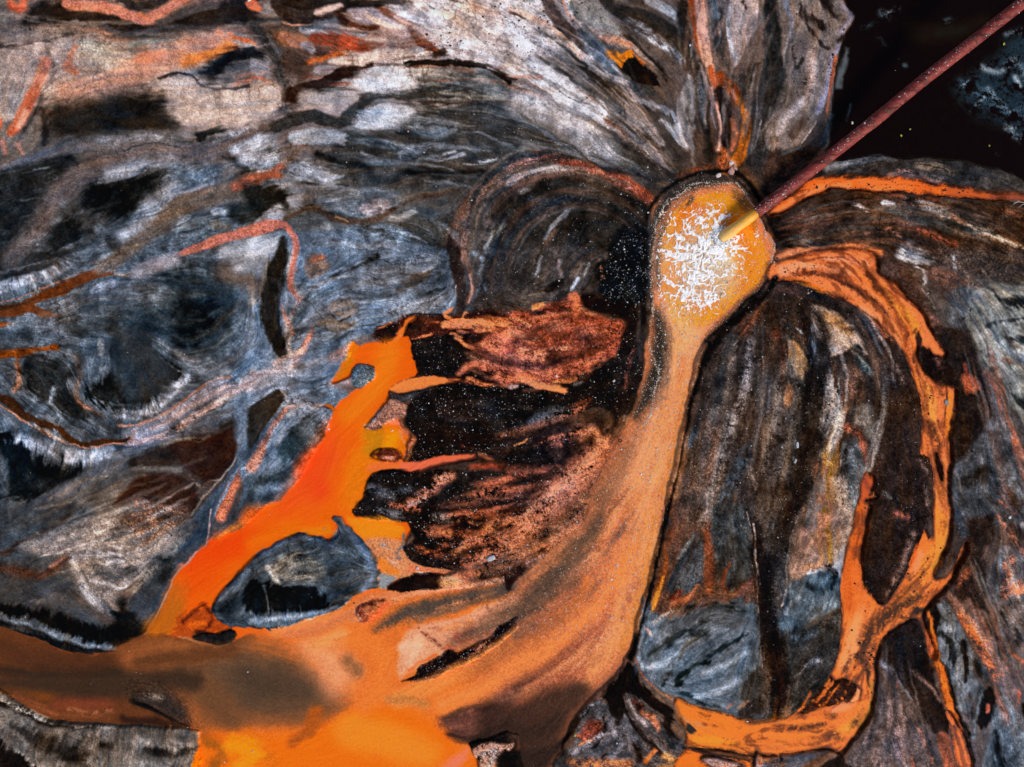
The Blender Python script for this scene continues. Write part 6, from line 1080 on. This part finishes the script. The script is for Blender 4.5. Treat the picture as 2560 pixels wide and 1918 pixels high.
M_CRUST, nt, b = new_mat('salt crust'); nt.links.new(ramp(nt, noise(nt, 60, 4), [(.3, (.5, .42, .38)), (.7, (.82, .78, .75))]), b.inputs['Base Color']); b.inputs['Roughness'].default_value = .7
M_DARK, nt, b = new_mat('wet bore of the pipe'); nt.links.new(ramp(nt, noise(nt, 30, 4), [(.3, (.02, .008, .004)), (.7, (.12, .05, .01))]), b.inputs['Base Color']); b.inputs['Roughness'].default_value = .35
key = [(1889, 533, .30), (1997, 450, .38), (2100, 370, .50), (2187, 301, .64), (2306, 202, .86), (2440, 98, 1.15), (2560, 4, 1.4), (2900, -262, 2.0), (3500, -732, 2.6)]
kp = [Vector((wx(a, c), wy(b_, c), c)) for a, b_, c in key]
cum = [0]
for a, b_ in zip(kp, kp[1:]): cum.append(cum[-1]+(b_-a).length)
def on(d):
    for i in range(len(kp)-1):
        if d <= cum[i+1] or i == len(kp)-2:
            return kp[i].lerp(kp[i+1], (d-cum[i])/(cum[i+1]-cum[i]))
root = bpy.data.objects.new('discharge_pipe', None); COL.objects.link(root)
tag(root, 'long dark red steel pipe crusted with salt, pouring into the foaming pool', 'pipe')
joints = [0, 1.05, 2.25, 3.6, 4.05, 5.2, 6.6, 8.3, 10.5, 14, cum[-1]]
RP = .152
for i, (a, b_) in enumerate(zip(joints, joints[1:])):
    n = max(6, int((b_-a)/.08)); rr = RP+(.008 if i == 3 else 0)
    ds = [a+.004+(b_-a-.008)*k/n for k in range(n+1)]
    w = [.004*math.sin(3.1*d+i) for d in ds]
    path = [on(d)+Vector((0, 0, 0)) for d in ds]
    tube('pipe_section', path, [rr+.0015*math.sin(7*d) for d in ds], M_PIPE, root, rough=.0006, seed=i)
    if i: tube('weld_ring', [on(a-.022), on(a-.012), on(a+.012), on(a+.022)], [RP+.001, RP+.009, RP+.009, RP+.001], M_RUST, root, rough=.0015, seed=i+40)
tube('pipe_mouth', [on(.0)-(on(.1)-on(0)).normalized()*.004, on(0)-(on(.1)-on(0)).normalized()*.008, on(.02), on(.6)], [RP+.001, RP-.010, RP-.014, RP-.014], M_DARK, root)
# salt flecks and splashes dried on its back
r = np.random.default_rng(9); pts = []; rad = []
for _ in range(620):
    d = r.random()**1.1*9.2
    if math.sin(d*2.3+1.2*math.sin(d*5))+r.normal()*.6 < -.25: continue
    P0 = on(d); dr = (on(d+.05)-P0).normalized(); sd = dr.cross(Vector((0, 0, 1))).normalized(); u = sd.cross(dr); a = math.pi/2+r.normal()*.55
    pts.append((P0+(sd*math.cos(a)+u*math.sin(a))*(RP+.001))[:]); rad.append((.35+r.gamma(1.5, .4))/95)
o = grains('salt_crust', np.array(pts), np.array(rad), np.full((len(pts), 3), .8)*r.uniform(.5, 1, (len(pts), 1))*np.array([[1, .9, .86]]), .7, r); o.parent = root; o['kind'] = 'stuff'

# ---------------------------------------------------------------- the jet
M_JET, nt, b = new_mat('falling orange water')
at = nt.nodes.new('ShaderNodeVertexColor'); at.layer_name = 'Col'
jm = nt.nodes.new('ShaderNodeMapping'); jm.inputs['Rotation'].default_value = (0, 0, math.radians(-38.2)); jm.inputs['Scale'].default_value = (1.2, 9, 9)
gm = nt.nodes.new('ShaderNodeNewGeometry'); nt.links.new(gm.outputs['Position'], jm.inputs[0])
nt.links.new(mul(nt, at.outputs[0], ramp(nt, noise(nt, 4, 5, .6, .2, jm.outputs[0]), [(.3, g3(.85)), (.7, g3(1.1))])), b.inputs['Base Color'])
b.inputs['Roughness'].default_value = .3; b.inputs['Specular IOR Level'].default_value = .2; bump(nt, b, noise(nt, 6, 5, .6, .2, jm.outputs[0]), .5, .02)
jr = bpy.data.objects.new('water_jet', None); COL.objects.link(jr); tag(jr, 'smooth yellow orange jet of water falling from the pipe mouth', 'water jet')
js, je = Vector(on(.05)), Vector((wx(1806, .0), wy(594, .0), -.05))
path = []; rads = []; cols = []
for i in range(40):
    t = i/39; q = js.lerp(je, t); q.z = js.z-(js.z+.06)*t**1.9+.02*math.sin(math.pi*t); path.append(q)
    rads.append(.138+.010*math.sin(9*t)*t+.014*t**2)
    a = min(t*4, 1); c0 = np.array([.50, .19, .006]); c1 = np.array([1.0, .44, .05]); c2 = np.array([1.0, .60, .20])
    cols.append(c0+(c1-c0)*a if t < .25 else c1+(c2-c1)*((t-.25)/.75)**1.2)
tube('stream_body', path, rads, M_JET, jr, seg=48, rough=.0022, seed=3, col=np.array(cols))
# torn white skirt of spray round its foot
r = np.random.default_rng(31); P = []; R_ = []
for _ in range(420):
    a = r.uniform(0, 6.28); k = .13+abs(r.normal())*.07; P.append((je.x+math.cos(a)*k*1.15, je.y+math.sin(a)*k, abs(r.normal())*.03+.01)); R_.append((.8+r.gamma(1.6, .6))/95)
sp = grains('spray', np.array(P), np.array(R_), np.full((len(P), 3), .88), .4, r); sp.parent = jr; sp['kind'] = 'stuff'

# ---------------------------------------------------------------- stones, litter, twigs, leaves
def stone(px, py, rx, ry, rz, colr, label, name='stone', cat='stone', ang=0, seed=0, group=None):
    rr = random.Random(seed); bm = bmesh.new(); bmesh.ops.create_icosphere(bm, subdivisions=2, radius=1)
    for v in bm.verts:
        k = 1+rr.uniform(-.16, .16); v.co *= k
        v.co = Vector((max(-.82, min(.8, v.co.x)), max(-.78, min(.84, v.co.y)), max(-.5, min(.72, v.co.z))))
        v.co = Vector((v.co.x*rx/95, v.co.y*ry/95, v.co.z*rz/95))
    me = bpy.data.meshes.new(name); bm.to_mesh(me); bm.free()
    m, nt, b = new_mat('stone'); nt.links.new(ramp(nt, noise(nt, 25, 5, .7), [(.3, tuple(.6*c for c in colr)), (.7, colr)]), b.inputs['Base Color']); b.inputs['Roughness'].default_value = .8
    bump(nt, b, noise(nt, 60, 5), .6, .01); me.materials.append(m)
    o = bpy.data.objects.new(name, me); COL.objects.link(o); o.location = (wx(px), wy(py), zat(px, py)+.1*rz/95); o.rotation_euler = (0, 0, ang)
    return tag(o, label, cat, group)
W_ = (.82, .80, .80)
stone(*tl(9, 1522, 298), 12.5, 8, 5, (.55, .56, .60), 'largest pale grey angular slab on the black and orange speckled bank', ang=.35, seed=1)
stone(*tl(2, 1330, 1142), 8, 6, 5, (.85, .68, .62), 'pinkish white lump on the pool rim, left foot of the orange seep', 'salt_lump', 'salt lump', .4, 2)
stone(*tl(2, 1412, 1120), 9, 9, 6, (.62, .34, .28), 'rusty pink lump on the pool rim at the foot of the orange seep', 'salt_lump', 'salt lump', 1.1, 3)
stone(*tl(2, 1408, 1068), 6, 5, 4, (.86, .72, .66), 'small white capped lump just above the rusty pink lump on the seep', 'salt_lump', 'salt lump', .1, 4)
stone(*tl(3, 545, 797), 3.0, 4.0, 2.5, (.85, .72, .66), 'small pale oval bit floating in the black pond close to the pipe', ang=.2, seed=5)  # a floating pale bit, drawn with the stone shape
stone(*tl(10, 1522, 1358), 3.2, 3.4, 3, W_, 'small white stone on dark mud just above the orange water near the bottom edge', seed=6)
stone(*tl(10, 675, 1490), 3.0, 2.6, 2.5, (.45, .75, .85), 'bluish white pebble on the streaked mound at the bottom edge', seed=7)
stone(*tl(10, 405, 1440), 2.4, 3.4, 2, (.62, .55, .12), 'yellowish bit of litter at the left foot of the streaked mound at the bottom edge', seed=8)  # litter, modelled as a small stone
stone(*tl(5, 471, 1121), 2.8, 2.8, 2.5, W_, 'white pebble on the blue grey shore of the orange lagoon', seed=9)
stone(*tl(6, 286, 779), 2.8, 4.2, 2.5, W_, 'white pebble on the salmon crust left of the stream', seed=10, ang=.3)
stone(*tl(6, 656, 810), 4.0, 2.8, 2.5, W_, 'white pebble on the black bank left of the stream', seed=11, ang=.7)
stone(*tl(9, 1046, 369), 4.6, 4.2, 3, (.85, .66, .58), 'rounded pinkish pebble on the orange shelf below the black bank', seed=12)
stone(*tl(11, 1545, 35), 4.6, 4.0, 3, W_, 'white stone lying on the rusty slope near the right edge', seed=13, ang=1)
stone(*tl(11, 78, 600), 3.0, 4.6, 3, (.75, .52, .42), 'pinkish oval pebble at the edge of the blue grey fan beside the dark crack', seed=14)
stone(*tl(5, 882, 1131), 2.8, 2.0, 2, W_, 'white fleck of a pebble in the yellow shallows of the lagoon', seed=15)
stone(*tl(0, 1622, 14), 6, 3, 2.5, W_, 'white stone on the dark band at the top edge', seed=16, ang=.6)
stone(*tl(2, 1146, 306), 2.6, 3.2, 2, W_, 'white pebble beside the orange streak near the top edge', seed=17)
stone(*tl(2, 878, 1381), 3, 2.2, 2, (.82, .78, .68), 'cream pebble just outside the left rim of the foaming pool', seed=18)
stone(*tl(7, 177, 1222), 4, 9, 3, (.62, .64, .66), 'narrow grey white stone chip on the dark gravel east of the stream, upper of two', seed=19)
stone(*tl(7, 165, 1325), 3.4, 7, 3, (.50, .52, .54), 'narrow grey stone chip on the dark gravel east of the stream, lower of two', seed=20, ang=-.3)
stone(*tl(7, 1152, 945), 5.5, 7.5, 3, (.30, .28, .27), 'grey stone poking up in the orange channel on the right', seed=21)
# a rusty ring lying on the bank
bm = bmesh.new(); 
for i in range(24):
    for k in range(8):
        a = 2*math.pi*i/24; b_ = 2*math.pi*k/8; R0 = .038+.012*math.cos(b_); bm.verts.new((R0*math.cos(a), R0*math.sin(a), .012*math.sin(b_)))
bm.verts.ensure_lookup_table()
for i in range(24):
    for k in range(8): bm.faces.new([bm.verts[q] for q in (i*8+k, ((i+1) % 24)*8+k, ((i+1) % 24)*8+(k+1) % 8, i*8+(k+1) % 8)])
me = bpy.data.meshes.new('ring'); bm.to_mesh(me); bm.free(); me.materials.append(M_RUST); o = bpy.data.objects.new('ring', me); COL.objects.link(o)
q = tl(6, 702, 1196); o.location = (wx(q[0]), wy(q[1]), max(zat(*q), 0)+.012); tag(o, 'small rusty ring at the left edge of the orange stream', 'ring')
# bare branch by the right edge, dark twig on the white patch
def twig(name, segs, rad, colr, label, cat):
    m, nt, b = new_mat('dry wood'); nt.links.new(ramp(nt, noise(nt, 40, 4), [(.3, tuple(.6*c for c in colr)), (.7, colr)]), b.inputs['Base Color']); b.inputs['Roughness'].default_value = .8
    root = bpy.data.objects.new(name, None); COL.objects.link(root); tag(root, label, cat)
    for i, sgm in enumerate(segs):
        path = [Vector((wx(a), wy(b_), zat(a, b_)+c)) for a, b_, c in sgm]
        n = len(path); tube('main_stem' if i == 0 else 'side_shoot', path, [rad*(1 if i == 0 else .6)*(1-.75*k/(n-1)) for k in range(n)], m, root, seg=8)
t3 = lambda x, y, z=.03: (*tl(3, x, y), z)
twig('branch', [[t3(1760, 1335), t3(1690, 1328, .06), t3(1640, 1318, .08), t3(1600, 1310, .06), t3(1560, 1302)], [t3(1650, 1320, .07), t3(1622, 1335), t3(1600, 1352)], [t3(1625, 1315, .07), t3(1606, 1302, .08), t3(1590, 1296)], [t3(1605, 1312, .06), t3(1580, 1322), t3(1562, 1336)], [t3(1690, 1328, .06), t3(1660, 1345), t3(1640, 1352)], [t3(1600, 1310, .06), t3(1585, 1318), t3(1572, 1318)]],
     .014, (.72, .62, .52), 'bare pale branch lying below the orange channel at the right edge', 'branch')
t11 = lambda x, y, z=.03: (*tl(11, x, y), z)
twig('twig', [[t11(365, 352), t11(390, 362, .05), t11(410, 380), t11(432, 410)], [t11(390, 362, .05), t11(398, 346), t11(402, 340)], [t11(410, 380), t11(424, 368), t11(430, 362)], [t11(400, 370, .04), t11(388, 384), t11(380, 392)]], .03, (.04, .035, .035), 'small black twig on the white patch right of the dark crack', 'twig')
def leaf(px, py, L, ang, label):
    bm = bmesh.new(); n = 7; vs = []
    for i in range(n):
        t = i/(n-1); w = math.sin(math.pi*t)**.8*.32*L; x = (t-.5)*L
        vs.append([bm.verts.new((x, s_*w, .004+.01*abs(s_)+.008*math.sin(3*t))) for s_ in (-1, 0, 1)])
    for a, b_ in zip(vs, vs[1:]):
        for k in (0, 1):
            try: bm.faces.new((a[k], a[k+1], b_[k+1], b_[k]))
            except Exception: pass
    me = bpy.data.meshes.new('leaf'); bm.to_mesh(me); bm.free()
    m, nt, b = new_mat('leaf'); nt.links.new(ramp(nt, noise(nt, 40, 3), [(.3, (.28, .30, .02)), (.7, (.55, .55, .05))]), b.inputs['Base Color']); me.materials.append(m)
    o = bpy.data.objects.new('leaf', me); COL.objects.link(o); md = o.modifiers.new('thick', 'SOLIDIFY'); md.thickness = .002
    o.location = (wx(px), wy(py), .006); o.rotation_euler = (0, 0, ang); tag(o, label, 'leaf', 'leaves floating on the pond')
leaf(*tl(3, 860, 880), .075, 1.9, 'yellow green leaf floating in the middle of the black pond below the pipe')
leaf(*tl(3, 918, 840), .055, .4, 'fainter small leaf floating just right of the yellow green leaf in the pond')
leaf(*tl(3, 1525, 288), .085, 1.2, 'yellow leaf at the top of the pale patches in the pond, nearest the right edge')
leaf(*tl(3, 1430, 946), .06, 1.5, 'small green leaf alone in the lower part of the black pond')
